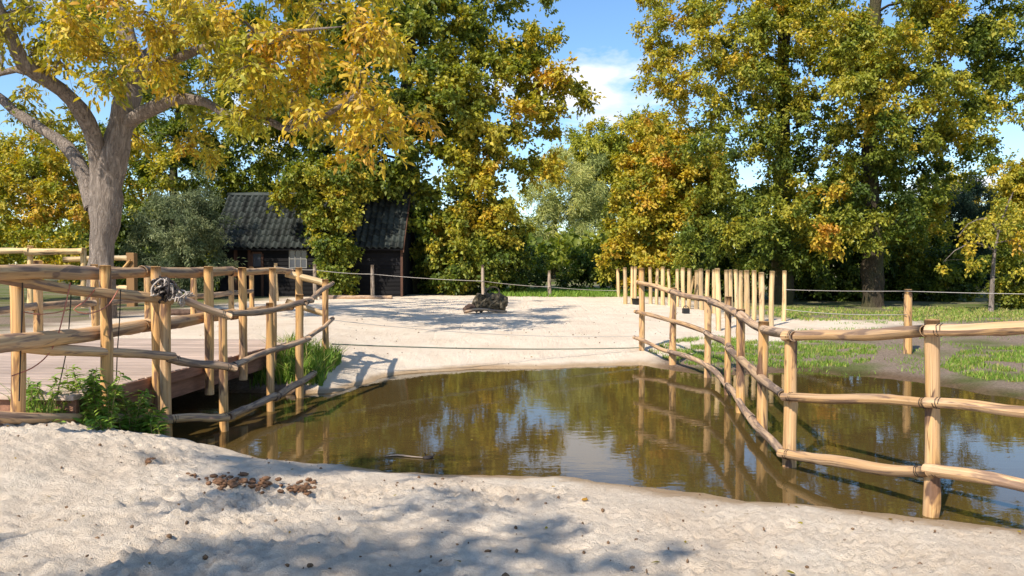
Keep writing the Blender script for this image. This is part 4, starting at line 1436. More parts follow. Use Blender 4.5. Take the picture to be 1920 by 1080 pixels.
def world_fence(name, label, pts, top, rails, mat_p, mat_r, pr=.07, rr=.06, seed=9):
    root = empty(name, (pts[0][0], pts[0][1], hz(*pts[0])))
    tag(root, label, 'fence')
    rs = random.Random(seed)
    for i, (x, y) in enumerate(pts):
        g = hz(x, y)
        logobj('post', [(x, y, g - .3), (x + rs.uniform(-.02, .02), y, g + top + rs.uniform(-.04, .05))], [pr * 1.05, pr * .95], mat_p, root, 10, .12, .05, seed * 31 + i, 3)
    for j, rz in enumerate(rails):
        for i in range(len(pts) - 1):
            (x0, y0), (x1, y1) = pts[i], pts[i + 1]
            z0, z1 = hz(x0, y0) + rz, hz(x1, y1) + rz
            logobj('rail', [(x0 - .05, y0 - pr - rr * .8, z0 + rs.uniform(-.03, .03)), ((x0 + x1) / 2, (y0 + y1) / 2 - pr - rr * .8, (z0 + z1) / 2), (x1 + .05, y1 - pr - rr * .8, z1 + rs.uniform(-.03, .03))],
                   [rr, rr, rr * .9], mat_r, root, 10, .12, .06, seed * 57 + j * 9 + i, 3)
    return root


world_fence('log_fence', 'two-rail log fence along the far side of the bridge path', [(-9.2, 12.2), (-8.4, 13.6), (-8.25, 15.2), (-8.15, 17.2), (-8.05, 19.4), (-7.9, 21.6), (-8.2, 24.2)], 1.28, (.52, 1.16), M_POST, M_RAIL, .075, .07, 13)


def gate():
    d = 25.0
    root = empty('log_gate', tuple(P(228, 545, d)))
    tag(root, 'log gate with square end post and diagonal brace beside the walnut trunk', 'gate')
    t = P(247, 474, d)
    box('gate_post', (t.x - .13, t.x + .13, d - .12, d + .12, .3, t.z), M_POST, root, .01)
    for y0, y1, r in ((487, 484, .09), (512, 511, .10), (540, 540, .09)):
        logobj('gate_rail', [tuple(P(120, y0, d - .05)), tuple(P(180, (y0 + y1) / 2 - 1, d - .05)), tuple(P(240, y1, d - .05))], [r, r, r], M_STAKE, root, 10, .2, .05, y0)
    logobj('brace', [tuple(P(200, 538, d - .16)), tuple(P(245, 488, d - .16))], [.05, .05], M_POST, root, 8, .2, .05, 5)
    world_fence('log_fence', 'pale two-rail log fence at the far left behind the bridge', [(-19.5, 22.5), (-17.2, 23.0), (-14.8, 23.6), (-13.5, 24.2)], 1.9, (1.2, 1.75), M_STAKE, M_STAKE, .09, .1, 17)


gate()


# ------------------------------------------------------------------ row of stakes
ORD = ['first', 'second', 'third', 'fourth', 'fifth', 'sixth', 'seventh', 'eighth', 'ninth', 'tenth', 'eleventh', 'twelfth', 'thirteenth', 'fourteenth', 'fifteenth', 'sixteenth', 'seventeenth', 'eighteenth', 'nineteenth', 'twentieth',
       'twenty-first', 'twenty-second', 'twenty-third', 'twenty-fourth', 'twenty-fifth', 'twenty-sixth', 'twenty-seventh', 'twenty-eighth']


def stakes():
    data = [(1160, 503, 556, 6), (1173, 500, 570, 7), (1185, 501, 570, 6), (1191, 502, 571, 6), (1220, 503, 570, 6), (1231, 503, 571, 7.5), (1243, 502, 572, 7), (1255, 503, 574, 6.5), (1270, 504, 575, 7), (1282, 504, 577, 7), (1291, 505, 579, 7), (1305, 505, 579, 7.5), (1316, 504, 581, 8),
            (1325, 504, 586, 8), (1339, 506, 588, 6.5), (1347, 505, 619, 9), (1362, 506, 596, 7.5), (1371, 505, 592, 7), (1381, 507, 597, 8), (1390, 507, 602, 8.5), (1402, 505, 604, 10), (1413, 506, 606, 8), (1428, 508, 604, 9), (1446, 508, 611, 9.5), (1469, 509, 603, 9)]
    rs = random.Random(21)
    n = len(data)
    for i, (px, tp, bp, w) in enumerate(data):
        g = 0.46
        d = 1.29 * FPX / (bp - HORIZON)
        for _ in range(6):
            q = P(px, bp, d)
            d = (EYE - hz(q.x, d)) * FPX / (bp - HORIZON)
        q = P(px, bp, d)
        t = P(px + rs.uniform(-2.6, 2.6), tp + rs.uniform(-2, 3), d)
        r = w / 2 / FPX * d * rs.uniform(.85, 1.12)
        V, F, U = tube([(q.x, d, hz(q.x, d) - .3), ((q.x + t.x) / 2 + rs.uniform(-.015, .015), d, (q.z + t.z) / 2), tuple(t)], [r * 1.05, r, r * .97], 10, .14, .05, True, 700 + i, 3)
        o = link('wooden_stake', mesh_py('wooden_stake', V, F, M_STAKE, U, True))
        lab = 'peeled round stake, rightmost of the stake row' if i == n - 1 else 'peeled round stake, leftmost of the stake row' if i == 0 else f'peeled round stake, {ORD[n - 1 - i]} from the right end of the stake row'
        tag(o, lab, 'stake', 'stakes standing in a row on the sand')
    a = P(1300, 545, 25.2)
    cord('leaning_stick', 'thin stick leaning between two stakes of the row', 'stick', [P(1294, 558, 25.4), P(1301, 518, 25.2)], .035, M_STAKE, 7, .2)


stakes()


def wire_fences():
    root = empty('wire_fence', (-4.5, 32, .5))
    tag(root, 'sagging single-wire fence with thin grey posts in front of the hut and trees', 'fence')
    tops = []
    for i, (px, tp, d, r, wy) in enumerate(((517, 494, 29.5, .08, 500), (590, 496, 30.5, .08, 506), (698, 497, 31.6, .08, 514), (905, 497, 33.0, .07, 527), (1030, 508, 35.5, .08, 538), (1158, 506, 36.5, .06, 545))):
        t = P(px, tp, d)
        g = hz(t.x, t.y)
        logobj('post', [(t.x + .04, d, g - .3), (t.x, d, (g + t.z) / 2), tuple(t)], [r * 1.1, r, r * .8], M_OLDPOST if i != 0 else M_STAKE, root, 8, .2, .06, 800 + i, 2)
        tops.append(P(px, wy, d - r - .015))
    for i in range(len(tops) - 1):
        V, F, U = tube([tuple(p) for p in sag(tops[i], tops[i + 1], .04, 6)], .011, 5, .5, 0, True)
        link('wire', mesh_py('wire', V, F, M_ROPE, U, True), root)
    root = empty('wire_fence', tuple(P(1703, 665, 14.4)))
    tag(root, 'low wire fence on the right bank with one stout peeled post', 'fence')
    t = P(1703, 543, 14.4)
    logobj('post', [(t.x, 14.4, hz(t.x, 14.4) - .3), tuple(t)], [.075, .068], M_POST, root, 12, .1, .05, 850, 4)
    pts = [P(1472, 543, 19.0), P(1700, 546, 14.3), P(2050, 552, 13.0)]
    for i in range(2):
        V, F, U = tube([tuple(p) for p in sag(pts[i], pts[i + 1], .015, 6)], .006, 5, .5, 0, True)
        link('wire', mesh_py('wire', V, F, M_ROPE, U, True), root)
    V, F, U = tube([tuple(p) for p in sag(P(1472, 580, 19.0), P(1700, 590, 14.3), .05, 6)], .007, 5, .5, 0, True)
    link('wire', mesh_py('wire', V, F, M_ROPE, U, True), root)


wire_fences()


# ------------------------------------------------------------------ hut
def hut():
    yf = 34.0                    # front wall
    yb = 38.2
    g = 0.48
    x0, x1 = P(412, 500, yf).x, P(752, 500, yf).x
    ze, zr = P(500, 459, yf).z, P(500, 366, yf + 2.1).z
    ym = (yf + yb) / 2
    root = empty('tarred_hut', ((x0 + x1) / 2, ym, g))
    tag(root, 'low black-tarred wooden hut with dark pantile roof under the trees', 'hut')
    # walls of overlapping boards
    wall = box('wall', (x0 + .05, x1 - .05, yf + .06, yb - .06, g - .4, ze), M_BLACK, root)
    dx0, dx1 = P(442, 500, yf).x, P(468, 500, yf).x          # open doorway
    ex0, ex1 = P(470, 500, yf).x, P(492, 500, yf).x          # second brown-framed opening
    wx0, wx1 = P(543, 500, yf).x, P(575, 500, yf).x
    wz0, wz1 = P(540, 502, yf).z, P(540, 469, yf).z
    nb = 13
    bh = (ze - g) / nb
    for i in range(nb):
        z0, z1 = g + i * bh, g + (i + 1) * bh + .015
        spans = [(x0, x1)]
        cuts = []
        if z1 < P(0, 462, yf).z + .1:
            cuts += [(dx0, ex1)]
        if z1 > wz0 and z0 < wz1:
            cuts += [(wx0 - .04, wx1 + .04)]
        for c0, c1 in cuts:
            ns = []
            for a, b in spans:
                if c0 > a and c1 < b:
                    ns += [(a, c0), (c1, b)]
                else:
                    ns.append((a, b))
            spans = ns
        for a, b in spans:
            v = [(a, yf + .055, z0), (b, yf + .055, z0), (b, yf + .055, z1), (a, yf + .055, z1), (a, yf - .012, z0), (b, yf - .012, z0), (b, yf + .02, z1), (a, yf + .02, z1)]
            f = [(4, 5, 6, 7), (0, 3, 2, 1), (0, 1, 5, 4), (1, 2, 6, 5), (2, 3, 7, 6), (3, 0, 4, 7)]
            link('board', mesh_py('board', v, f, M_BLACK), wall)
    # gable at the right, upright boards
    ng = 14
    gw = (yb - yf) / ng
    for i in range(ng):
        ya, yb_ = yf + i * gw + .006, yf + (i + 1) * gw - .006
        def roofz(y):
            return ze + (zr - ze) * (1 - abs(y - ym) / (ym - yf)) - .1
        th = .03 + .012 * (i % 2)
        v = [(x1 - .05, ya, g - .3), (x1 - .05, yb_, g - .3), (x1 - .05, yb_, roofz(yb_)), (x1 - .05, ya, roofz(ya)), (x1 - .05 + th, ya, g - .3), (x1 - .05 + th, yb_, g - .3), (x1 - .05 + th, yb_, roofz(yb_)), (x1 - .05 + th, ya, roofz(ya))]
        f = [(0, 3, 2, 1), (4, 5, 6, 7), (0, 1, 5, 4), (1, 2, 6, 5), (2, 3, 7, 6), (3, 0, 4, 7)]
        link('gable_board', mesh_py('gable_board', v, f, M_BLACK), wall)
    box('corner_post', (x1 - .02, x1 + .08, yf - .05, yf + .05, g - .3, ze - .02), M_BROWN, root)
    # door and second opening with brown frames
    zd = P(0, 463, yf).z
    dr = empty('door', ((dx0 + dx1) / 2, yf, g))
    dr.parent = root
    dr.matrix_parent_inverse = root.matrix_basis.inverted()
    def sub(name, b, mat, par):
        v, f = box_geo(*b)
        o = bpy.data.objects.new(name, mesh_py(name, v, f, mat))
        COL.objects.link(o)
        o.parent = par
        o.matrix_parent_inverse = (root.matrix_basis @ par.matrix_parent_inverse @ par.matrix_basis).inverted()
        return o
    for a in (dx0, dx1):
        sub('door_frame', (a - .06, a + .06, yf - .06, yf + .05, g - .2, zd), M_BROWN, dr)
    sub('door_frame', (dx0 - .06, ex1 + .06, yf - .065, yf + .05, zd, zd + .12), M_BROWN, dr)
    sub('door_panel', (dx0 + .06, dx1 - .06, yf + .03, yf + .05, g - .2, zd - .9), M_BLACK, dr)
    sh = empty('shutter', ((ex0 + ex1) / 2, yf, g))
    sh.parent = root
    sh.matrix_parent_inverse = root.matrix_basis.inverted()
    zs = P(0, 476, yf).z
    for a in (ex0 + .06, ex1):
        sub('shutter_frame', (a - .05, a + .05, yf - .058, yf + .05, g - .2, zs), M_BROWN, sh)
    sub('shutter_frame', (ex0 + .06, ex1, yf - .055, yf + .05, zs, zs + .09), M_BROWN, sh)
    sub('pane', (ex0 + .11, ex1 - .05, yf - .01, yf + .01, P(0, 500, yf).z, zs), M_GLASS, sh)
    # window, three by two panes
    wd = empty('window', ((wx0 + wx1) / 2, yf, (wz0 + wz1) / 2))
    wd.parent = root
    wd.matrix_parent_inverse = root.matrix_basis.inverted()
    cw, chh = (wx1 - wx0) / 3, (wz1 - wz0) / 2
    for i in range(3):
        for j in range(2):
            sub('pane', (wx0 + i * cw + .02, wx0 + (i + 1) * cw - .02, yf - .012, yf + .004, wz0 + j * chh + .02, wz0 + (j + 1) * chh - .02), M_GLASS, wd)
    for i in range(4):
        sub('glazing_bar', (wx0 + i * cw - .022, wx0 + i * cw + .022, yf - .035, yf + .01, wz0 - .02, wz1 + .02), M_WHITE, wd)
    for j in range(3):
        sub('glazing_bar', (wx0 - .02, wx1 + .02, yf - .030, yf + .006, wz0 + j * chh - .02, wz0 + j * chh + .02), M_WHITE, wd)
    # roof: deck, ridge, pantiles
    ov = .32
    ex, xx0, xx1 = .30, x0 - .35, x1 + .12
    sl = (zr - ze) / (ym - yf)
    ye = yf - ex
    zed = ze - ex * sl * .55
    v = [(xx0, ye, zed), (xx1, ye, zed), (xx1, ym, zr - .06), (xx0, ym, zr - .06), (xx0, yb + ex, zed), (xx1, yb + ex, zed)]
    v += [(a, b, c - .06) for a, b, c in v]
    f = [(0, 1, 2, 3), (3, 2, 5, 4), (6, 9, 8, 7), (9, 10, 11, 8), (0, 6, 7, 1), (4, 5, 11, 10), (0, 3, 9, 6), (3, 4, 10, 9), (1, 7, 8, 2), (2, 8, 11, 5)]
    roof = link('roof', mesh_py('roof', v, f, M_BLACK), root)
    cols, rows = 31, 9
    tw = (xx1 - xx0) / cols
    sv = Vector((0, ym - ye, zr - .06 - zed))
    sl_len = sv.length
    tl = sl_len / rows
    sdir = sv.normalized()
    nrm = Vector((0, -sdir.z, sdir.y))
    nn = 7
    V, F = [], []
    for j in range(2):
        for i in range(nn):
            u = i / (nn - 1)
            hgt = .055 * math.sin(u * 2 * math.pi) * (1.0) + .055
            base = Vector((u * tw * 1.06, 0, 0)) + sdir * (j * tl * 1.12) + nrm * (hgt + .03 * (1 - j))
            V.append(tuple(base))
    for i in range(nn - 1):
        F.append((i, i + 1, nn + i + 1, nn + i))
    k = len(V)
    for i in range(nn):
        p = Vector(V[i]) - nrm * .03
        V.append(tuple(p))
    for i in range(nn - 1):
        F.append((i, k + i, k + i + 1, i + 1))
    tile = mesh_py('tile', V, F, M_TILE, None, True)
    rs = random.Random(3)
    for r in range(rows):
        for c in range(cols):
            o = bpy.data.objects.new('tile', tile)
            COL.objects.link(o)
            o.parent = roof
            o.matrix_parent_inverse = (root.matrix_basis @ roof.matrix_parent_inverse).inverted()
            o.location = Vector((xx0 + c * tw, ye - .03, zed)) + sdir * (r * tl) + Vector((rs.uniform(-.01, .01), 0, rs.uniform(-.004, .012)))
            o.rotation_euler = (0, rs.uniform(-.02, .02), rs.uniform(-.03, .03))
    V, F, U = tube([(xx0 - .02, ym, zr + .0), (xx1 + .02, ym, zr + .0)], .13, 10, .4, .08, True, 3)
    link('ridge', mesh_py('ridge', V, F, M_TILE, U, True), roof)
    vb = [(xx1 + .01, ye, zed - .16), (xx1 + .05, ye, zed - .16), (xx1 + .05, ym, zr - .12), (xx1 + .01, ym, zr - .12), (xx1 + .01, ye, zed + .08), (xx1 + .05, ye, zed + .08), (xx1 + .05, ym, zr + .12), (xx1 + .01, ym, zr + .12)]
    link('verge_board', mesh_py('verge_board', vb, [(0, 3, 2, 1), (4, 5, 6, 7), (0, 1, 5, 4), (1, 2, 6, 5), (2, 3, 7, 6), (3, 0, 4, 7)], M_BROWN), roof)


hut()


# ------------------------------------------------------------------ things lying about
def lumpy(c, r, seed, sub=3, amp=.18, freq=2.0, squash=(1, 1, 1), floor=None):
    import bmesh
    from mathutils import noise as mn
    bm = bmesh.new()
    bmesh.ops.create_icosphere(bm, subdivisions=sub, radius=1)
    V = []
    for v in bm.verts:
        p = v.co.copy()
        k = 1 + amp * mn.fractal(p * freq + Vector((seed * 3.1, seed * 1.7, 0)), 1.0, 2.0, 4)
        q = Vector((p.x * squash[0], p.y * squash[1], p.z * squash[2])) * k * r + Vector(c)
        if floor is not None and q.z < floor:
            q.z = floor
        V.append(tuple(q))
    F = [tuple(x.index for x in f.verts) for f in bm.faces]
    bm.free()
    return V, F, [(0, 0)] * len(V)


def stump():
    b = ground_at(912, 588)
    d = b.y
    k = d / FPX
    root = empty('tree_stump', tuple(b))
    tag(root, 'weathered uprooted tree stump with looping roots lying on the sand', 'stump')

    def q(x, y, o=0.0):
        return P(x, y, d + o)
    parts = [lumpy(q(930, 567, .35), 20 * k, 1, 4, .42, 1.3, (1.0, 1.0, .80)), lumpy(q(940, 570, .3), 13 * k, 2, 4, .4, 1.5, (.9, 1.2, 1.0)), lumpy(q(904, 567, .25), 15 * k, 3, 4, .5, 1.9, (.85, .9, 1.0)), lumpy(q(918, 562, .3), 14 * k, 8, 4, .45, 2.0, (1.3, 1, .8)), lumpy(q(895, 574, .1), 9 * k, 9, 4, .5, 2.2, (1, 1, 1.1))]
    V, F, U = merge(parts)
    link('stump_body', mesh_py('stump_body', V, F, M_STUMP, U, True), root)
    for i, pts in enumerate(([q(908, 554), q(914, 542, .1), q(926, 538, .1), q(935, 543, .1), q(937, 560)],
                             [q(884, 584, -.1), q(888, 564, -.05), q(896, 553, 0), q(908, 554, .1)], [q(900, 584, -.15), q(903, 570, -.15), q(912, 560, -.1)], [q(915, 584, -.2), q(920, 572, -.2), q(932, 564, -.1)])):
        V, F, U = tube([tuple(p) for p in pts], [.03, .027, .024, .024, .024][:len(pts)], 7, .06, .16, True, i, 2)
        link('root', mesh_py('root', V, F, M_STUMP, U, True), root)
    V, F, U = merge([lumpy(q(882, 576, -.1), 8.5 * k, 5, 3, .35, 2.4, (1.2, 1, .75)), lumpy(q(873, 580, -.2), 5 * k, 6, 3, .3, 2.4), lumpy(q(890, 581, -.2), 6 * k, 7, 3, .3, 2.4, (1.6, 1, .6))])
    link('root_clod', mesh_py('root_clod', V, F, M_STUMPD, U, True), root)
    V, F, U = tube([tuple(q(870, 585, -.35)), tuple(q(900, 580, -.4)), tuple(q(930, 583, -.4)), tuple(q(950, 584, -.3))], [.045, .04, .035, .025], 8, .1, .08, True, 9, 3)
    link('broken_branch', mesh_py('broken_branch', V, F, M_RAIL, U, True), root)


stump()


def small_things():
    # dark box and tub by the stakes
    b = ground_at(1286, 588)
    o = empty('battery_box', tuple(b))
    tag(o, 'small black box with a handle at the foot of the stake row', 'box')
    box('casing', (b.x - .10, b.x + .10, b.y - .1, b.y + .1, b.z - .03, b.z + .16), M_BLKPLASTIC, o, .015)
    V, F, U = tube([(b.x - .07, b.y, b.z + .15), (b.x - .06, b.y, b.z + .22), (b.x + .06, b.y, b.z + .22), (b.x + .07, b.y, b.z + .15)], .012, 6, .04, 0)
    link('handle', mesh_py('handle', V, F, M_BLKPLASTIC, U, True), o)
    b = ground_at(1193, 571)
    V, F, U = [], [], []
    n = 16
    for j, (r, z) in enumerate(((.14, -.03), (.17, .2), (.185, .2), (.185, .22), (.16, .22), (.13, .0), (0.001, .0))):
        for i in range(n):
            an = 2 * math.pi * i / n
            V.append((b.x + r * math.cos(an), b.y + r * math.sin(an), b.z + z))
    for j in range(6):
        for i in range(n):
            F.append((j * n + i, j * n + (i + 1) % n, (j + 1) * n + (i + 1) % n, (j + 1) * n + i))
    tag(link('rubber_tub', mesh_py('rubber_tub', V, F, M_BLKPLASTIC, None, True)), 'low black tub at the left end of the stake row', 'tub')
    # dung heaps
    rs = random.Random(14)
    for nm, lab, spots in (('dung_heap', 'larger brown dung heap on the near sand', [(rs.choice((rs.gauss(420, 16), rs.gauss(455, 20), rs.gauss(497, 6))), 0) for _ in range(85)]), ('dung_heap', 'smaller brown dung heap right of the larger one on the near sand', [(rs.gauss(563, 16), 0) for _ in range(46)]),
                           ('dung_heap', 'single small clot of dung left of the larger heap', [(rs.uniform(350, 366), 0) for _ in range(4)]), ('dung_heap', 'few loose dung crumbs near the fence corner on the sand', [(rs.uniform(275, 292), -28) for _ in range(5)])):
        heap = None
        for i, (px, dy) in enumerate(spots):
            py = 903 + (px - 400) * .09 + rs.gauss(0, 6) + dy
            if len(spots) < 10:
                py = 893 + rs.uniform(-2, 3) + dy
            g = ground_at(px, py)
            if heap is None:
                heap = empty(nm, tuple(g))
                tag(heap, lab, 'dung')
            r = rs.uniform(.006, .021)
            dz = r * .35 + (rs.random() < .25) * r * .9
            V, F, U = lumpy((g.x, g.y, g.z + dz), r, i + len(spots), 2, .5, 2.6, (rs.uniform(.9, 1.7), rs.uniform(.9, 1.3), .7))
            link('dung_ball', mesh_py('dung_ball', V, F, M_DUNG, U, True), heap)
    # floating twig and little tuft in the water
    a = P(723, 859, 7.1)
    root = empty('driftwood', (a.x, a.y, 0))
    tag(root, 'pale bit of driftwood floating near the front shore', 'driftwood')
    p = lambda x, y: (lambda w: (w.x, w.y, .008))(P(x, y, EYE * FPX / (y - HORIZON)))
    V, F, U = tube([p(722, 859), p(745, 857), p(772, 860), p(800, 862)], [.006, .012, .009, .005], 7, .05, .15, True, 4, 2)
    link('twig', mesh_py('twig', V, F, M_OLDPOST, U, True), root)
    w = p(802, 862)
    V, F, U = merge([tube([(w[0], w[1], -.02), (w[0] - .03, w[1] + .02, .05)], [.01, .004], 5, .03, 0), tube([(w[0] + .02, w[1], -.02), (w[0] + .06, w[1] + .01, .04)], [.01, .004], 5, .03, 0), lumpy((w[0], w[1], .01), .035, 3, 2, .3, 2.3, (1.5, 1, .5))])
    link('tuft', mesh_py('tuft', V, F, M_DARKCORD, U, True), root)
    # log lying behind the bridge, straw log by the hut
    logs = [('fallen_log', 'dark log lying on the bare soil behind the bridge handrail', [(300, 575, 20), (365, 577, 20.2), (420, 570, 20.5)], .10, M_STUMPD), ('fallen_log', 'long low log lying on the sand in front of the hut', [(600, 551, 31.5), (660, 556, 31.4), (735, 554, 31.3)], .09, M_RAIL)]
    for nm, lab, pts, r, mt in logs:
        pp = [P(*t) for t in pts]
        for v in pp:
            v.z = hz(v.x, v.y) + r * .6
        V, F, U = tube([tuple(v) for v in pp], r, 9, .2, .1, True, 5, 4)
        tag(link(nm, mesh_py(nm, V, F, mt, U, True)), lab, 'log')


small_things()


def crumbs():
    """loose crumbs and bits of straw on the sand"""
    R = np.random.default_rng(31)
    import bmesh
    bm = bmesh.new()
    bmesh.ops.create_icosphere(bm, subdivisions=1, radius=1)
    bv = np.array([v.co[:] for v in bm.verts])
    bf = np.array([[x.index for x in f.verts] for f in bm.faces])
    bm.free()
    n = 900
    x = R.uniform(-6, 6, n)
    y = 2.8 + R.uniform(0, 1, n) ** 1.2 * 5
    far = R.uniform(0, 1, n) < .25
    y = np.where(far, R.uniform(13.5, 26, n), y)
    x = np.where(far, R.uniform(-4, 6, n), x)
    ok = pond_sd(x, y) > .12
    x, y = x[ok], y[ok]
    n = len(x)
    z = height(x, y)
    r = R.uniform(.004, .012, n) * np.where(y > 12, 1.3, 1) * np.where(R.uniform(0, 1, n) < .03, 1.6, 1)
    sc = R.uniform(.6, 1.5, (n, 1, 3))
    V = (bv[None] * sc * (1 + R.normal(0, .15, (n, len(bv), 1)))) * r[:, None, None] + np.stack([x, y, z + r * .3], 1)[:, None, :]
    F = (bf[None] + (np.arange(n) * len(bv))[:, None, None]).reshape(-1, 3)
    tag(link('sand_crumbs', mesh_np('sand_crumbs', V.reshape(-1, 3), F, M_CRUMB)), 'small dark crumbs scattered over the sand', 'crumbs', None, 'stuff')


def litter():
    R = np.random.default_rng(37)
    n = 700
    x = np.where(R.uniform(0, 1, n) < .5, R.uniform(-9, 8, n), R.uniform(-6, 6, n))
    y = np.where(R.uniform(0, 1, n) < .5, R.uniform(14, 33, n), R.uniform(3, 13.4, n))
    sd = pond_sd(x, y)
    keep = (sd > .1) | ((sd < -.05) & (R.uniform(0, 1, n) < .22))
    x, y, sd = x[keep], y[keep], sd[keep]
    n = len(x)
    z = np.where(sd > 0, height(x, y) + .006, .004)
    a = R.uniform(0, 6.28, n)
    ax = np.stack([np.cos(a), np.sin(a), np.zeros(n)], 1)
    nr = np.stack([R.normal(0, .25, n), R.normal(0, .25, n), np.ones(n)], 1)
    nr[sd < 0] = (0, 0, 1)
    ln = R.uniform(.025, .06, n)
    v, f, kk = leaf_geo(np.stack([x, y, z], 1), ax, nr, ln, ln * R.uniform(.15, .6, n), True, .05)
    col = ramp_col(R.choice([.7, .8, .9, 1.0], n)) * R.uniform(.45, .9, (n, 1))
    tag(link('fallen_leaves', mesh_np('fallen_leaves', v, f, M_LEAF, np.repeat(col, kk, 0))), 'small fallen leaves and straw scattered over sand and water', 'leaves', None, 'stuff')


crumbs()
litter()


# ------------------------------------------------------------------ grass and herbs
def blades(name, label, cat, pts, hgt, width, tones, seed, lean=.5, kind='stuff', table=None, parent=None):
    R = np.random.default_rng(seed)
    n = len(pts)
    an = R.uniform(0, 2 * np.pi, n)
    dirv = np.stack([np.cos(an), np.sin(an), np.zeros(n)], 1)
    sd = np.stack([-np.sin(an), np.cos(an), np.zeros(n)], 1)
    an2 = R.uniform(0, 2 * np.pi, n)
    sd = np.stack([np.cos(an2), np.sin(an2), np.zeros(n)], 1)
    h = (hgt * R.uniform(.45, 1.25, n))[:, None]
    le = (lean * R.uniform(.1, 1.2, n))[:, None] * h
    w = (width * R.uniform(.6, 1.3, n))[:, None]
    up = np.array((0, 0, 1.0))
    v = np.stack([pts - sd * w / 2, pts + sd * w / 2, pts + up * h * .55 + dirv * le * .3 - sd * w * .42, pts + up * h * .55 + dirv * le * .3 + sd * w * .42, pts + up * h * R.uniform(.8, 1, (n, 1)) + dirv * le], 1).reshape(-1, 3)
    b = np.arange(n) * 5
    f = np.concatenate([np.stack([b, b + 1, b + 3], 1), np.stack([b, b + 3, b + 2], 1), np.stack([b + 2, b + 3, b + 4], 1)])
    col = ramp_col(tones + R.normal(0, .08, n), table) * R.uniform(.8, 1.25, (n, 1))
    me = mesh_np(name, v, f, M_GRASS, np.repeat(col, 5, 0))
    LEAVES[0] += len(f)
    o = link(name, me, parent)
    if label:
        tag(o, label, cat, None, kind)
    return o


RAMP_GRASS = np.array([(0.03, 0.06, 0.01), (0.07, 0.14, 0.015), (0.15, 0.26, 0.03), (0.24, 0.34, 0.05), (0.34, 0.36, 0.08), (0.42, 0.34, 0.14)])


def scatter(poly_px, n, seed, clump=1.5, thr=0.0):
    """points on the ground inside a region whose corners are given in world metres"""
    R = np.random.default_rng(seed)
    poly = np.array(poly_px, float)
    lo, hi = poly.min(0), poly.max(0)
    out = np.zeros((0, 2))
    while len(out) < n:
        p = R.uniform(lo, hi, (n * 3, 2))
        x, y = p[:, 0], p[:, 1]
        ins = np.zeros(len(p), bool)
        m = len(poly)
        for i in range(m):
            ax, ay = poly[i]
            bx, by = poly[(i + 1) % m]
            ins ^= ((ay > y) != (by > y)) & (x < (bx - ax) * (y - ay) / (by - ay + 1e-12) + ax)
        ins &= fbm2(x * clump, y * clump, 3, seed) + R.normal(0, .12, len(p)) > thr
        ins &= pond_sd(x, y) > .02
        out = np.concatenate([out, p[ins]])
        if not ins.any():
            break
    out = out[:n]
    return np.stack([out[:, 0], out[:, 1], height(out[:, 0], out[:, 1]) - .01], 1)


def gpx(*pp):
    return [tuple(ground_at(x, y).xy) for x, y in pp]


def grasses():
    R = np.random.default_rng(55)
    p = scatter(gpx((1215, 660), (1260, 640), (1330, 632), (1420, 640), (1420, 690), (1330, 690), (1270, 682)), 6000, 1, 1.6, -.05)
    blades('grass_patch', 'bright green grass at the far shore beneath the right log fence', 'grass', p, .085, .013, R.choice([.35, .45, .55, .62, .9], len(p)), 1, .6, table=RAMP_GRASS)
    p = scatter(gpx((1420, 645), (1520, 640), (1640, 650), (1650, 670), (1600, 688), (1500, 690), (1420, 692)), 5000, 2, 1.6, .0)
    blades('grass_patch', 'bright green grass on the right bank behind the corner post', 'grass', p, .085, .013, R.choice([.35, .45, .55, .62, .9], len(p)), 2, .6, table=RAMP_GRASS)
    p = scatter(gpx((1760, 690), (1800, 660), (1930, 650), (2000, 690), (1930, 722), (1820, 708)), 4500, 3, 1.6, .08)
    blades('grass_patch', 'bright green grass on the bank at the right edge', 'grass', p, .085, .013, R.choice([.35, .45, .55, .62, .9], len(p)), 3, .6, table=RAMP_GRASS)
    p = scatter([(3.0, 13.0), (8, 11.2), (13, 12), (12, 22), (8, 20), (4, 15)], 6000, 4, .9, .18)
    blades('grass_patch', 'sparse low grass over the bare earth of the right bank', 'grass', p, .07, .012, np.full(len(p), .52), 4, .8, table=RAMP_GRASS)
    p = scatter([(8, 21), (24, 19), (26, 27), (7, 27)], 22000, 5, .7, -.2)
    blades('meadow_grass', 'strip of short meadow grass under the oaks', 'grass', p, .09, .024, np.where(R.uniform(0, 1, len(p)) < .55, .9, .5), 5, .7, table=RAMP_GRASS)
    p = scatter([(-3.75, 10.95), (-2.72, 11.0), (-2.75, 12.4), (-3.6, 12.3)], 2200, 6, 1.2, -.5)
    blades('grass_tuft', 'lush green grass on the bank between bridge end and log fence', 'grass', p, .34, .018, R.choice([.3, .4, .5, .6, .85], len(p)), 6, .8, table=RAMP_GRASS)
    p = scatter([(-1, 34.5), (7, 35.5), (7, 44), (-1, 44)], 9000, 7, .6, -.3)
    blades('meadow_grass', 'green grass beyond the sand below the pale willow', 'grass', p, .25, .035, np.full(len(p), .5), 7, .7, table=RAMP_GRASS)


grasses()


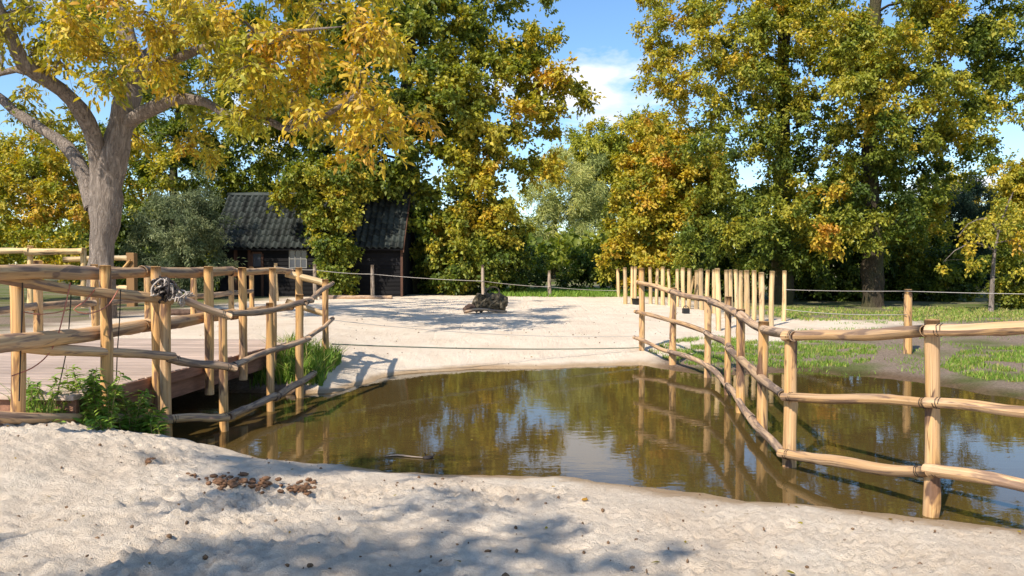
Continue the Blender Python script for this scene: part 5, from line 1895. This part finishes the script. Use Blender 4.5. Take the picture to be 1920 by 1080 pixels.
def herb(label, spots, seed, tone=.5, hmax=.45, group='green herbs around the left log fence'):
    """leafy weeds: upright stems carrying narrow leaves"""
    R = np.random.default_rng(seed)
    rs = random.Random(seed)
    g0 = spots[0]
    root = empty('leafy_herb', (g0[0], g0[1], hz(*g0)))
    tag(root, label, 'plant', group)
    stems, C, AX, T = [], [], [], []
    for (x, y) in spots:
        z = hz(x, y) - .02
        h = hmax * rs.uniform(.5, 1.15)
        lx, ly = rs.uniform(-.3, .3) * h, rs.uniform(-.35, .2) * h
        pts = [(x, y, z), (x + lx * .35, y + ly * .35, z + h * .55), (x + lx, y + ly, z + h)]
        stems.append(tube(pts, [.004, .003, .002], 4, .08, 0, False))
        n = int(46 * h / .4)
        t = R.uniform(.08, 1, n)
        q = np.array([np.array(pts[0]) * (1 - k) ** 2 + 2 * np.array(pts[1]) * k * (1 - k) + np.array(pts[2]) * k * k for k in t])
        a = R.uniform(0, 6.28, n)
        C.append(q)
        AX.append(np.stack([np.cos(a), np.sin(a), R.uniform(-.2, .8, n)], 1))
        T.append(np.full(n, tone + rs.uniform(-.12, .15)) + R.normal(0, .05, n))
    V, F, U = merge(stems)
    link('stems', mesh_py('stems', V, F, M_STRAW, U, True), root)
    C, AX, T = np.concatenate(C), np.concatenate(AX), np.concatenate(T)
    nr = R.normal(0, .3, C.shape)
    nr[:, 2] += 1
    ln = R.uniform(.05, .12, len(C))
    v, f, kk = leaf_geo(C, AX, nr, ln, ln * .30, True, .3)
    me = mesh_np('leaves', v, f, M_GRASS, np.repeat(ramp_col(T, RAMP_GRASS) * R.uniform(.8, 1.2, (len(T), 1)), kk, 0))
    o = link('leaves', me, root)
    o['kind'] = 'stuff'


def herbs():
    rs = random.Random(77)

    def ring(px, py, n, w, dd):
        out = []
        for _ in range(n):
            q = P(px + rs.uniform(-w, w), py, dd + rs.uniform(-.15, .25))
            out.append((q.x, q.y))
        return out
    herb('low leafy green weeds at the foot of the leftmost fence post', ring(85, 780, 20, 40, 6.78), 1, .50, .32)
    herb('tallest bushy green weeds in front of the bridge deck', ring(168, 780, 26, 42, 6.98), 2, .54, .50)
    herb('leafy green weeds where the bridge beam meets the bank', ring(228, 790, 22, 34, 7.30), 3, .52, .42)
    herb('trailing green weeds under the bottom rail at the waterside', ring(262, 815, 20, 40, 7.25), 4, .50, .22)
    herb('short green weeds below the bottom rail in the sand', ring(160, 815, 10, 45, 6.72), 5, .46, .12)
    herb('yellowing weeds beside the second fence post', ring(283, 790, 10, 20, 7.6), 6, .60, .34)
    p = scatter([(-4.35, 6.6), (-3.95, 6.6), (-3.5, 7.4), (-3.75, 7.55), (-4.2, 7.0)], 260, 15, 1.2, -.6)
    R = np.random.default_rng(4)
    blades('grass_tuft', 'thin wispy grass among the weeds by the left log fence', 'grass', p, .34, .009, R.choice([.5, .62, .8, .95], len(p)), 9, .8, table=RAMP_GRASS)


herbs()
print('LEAF TRIS', LEAVES[0])
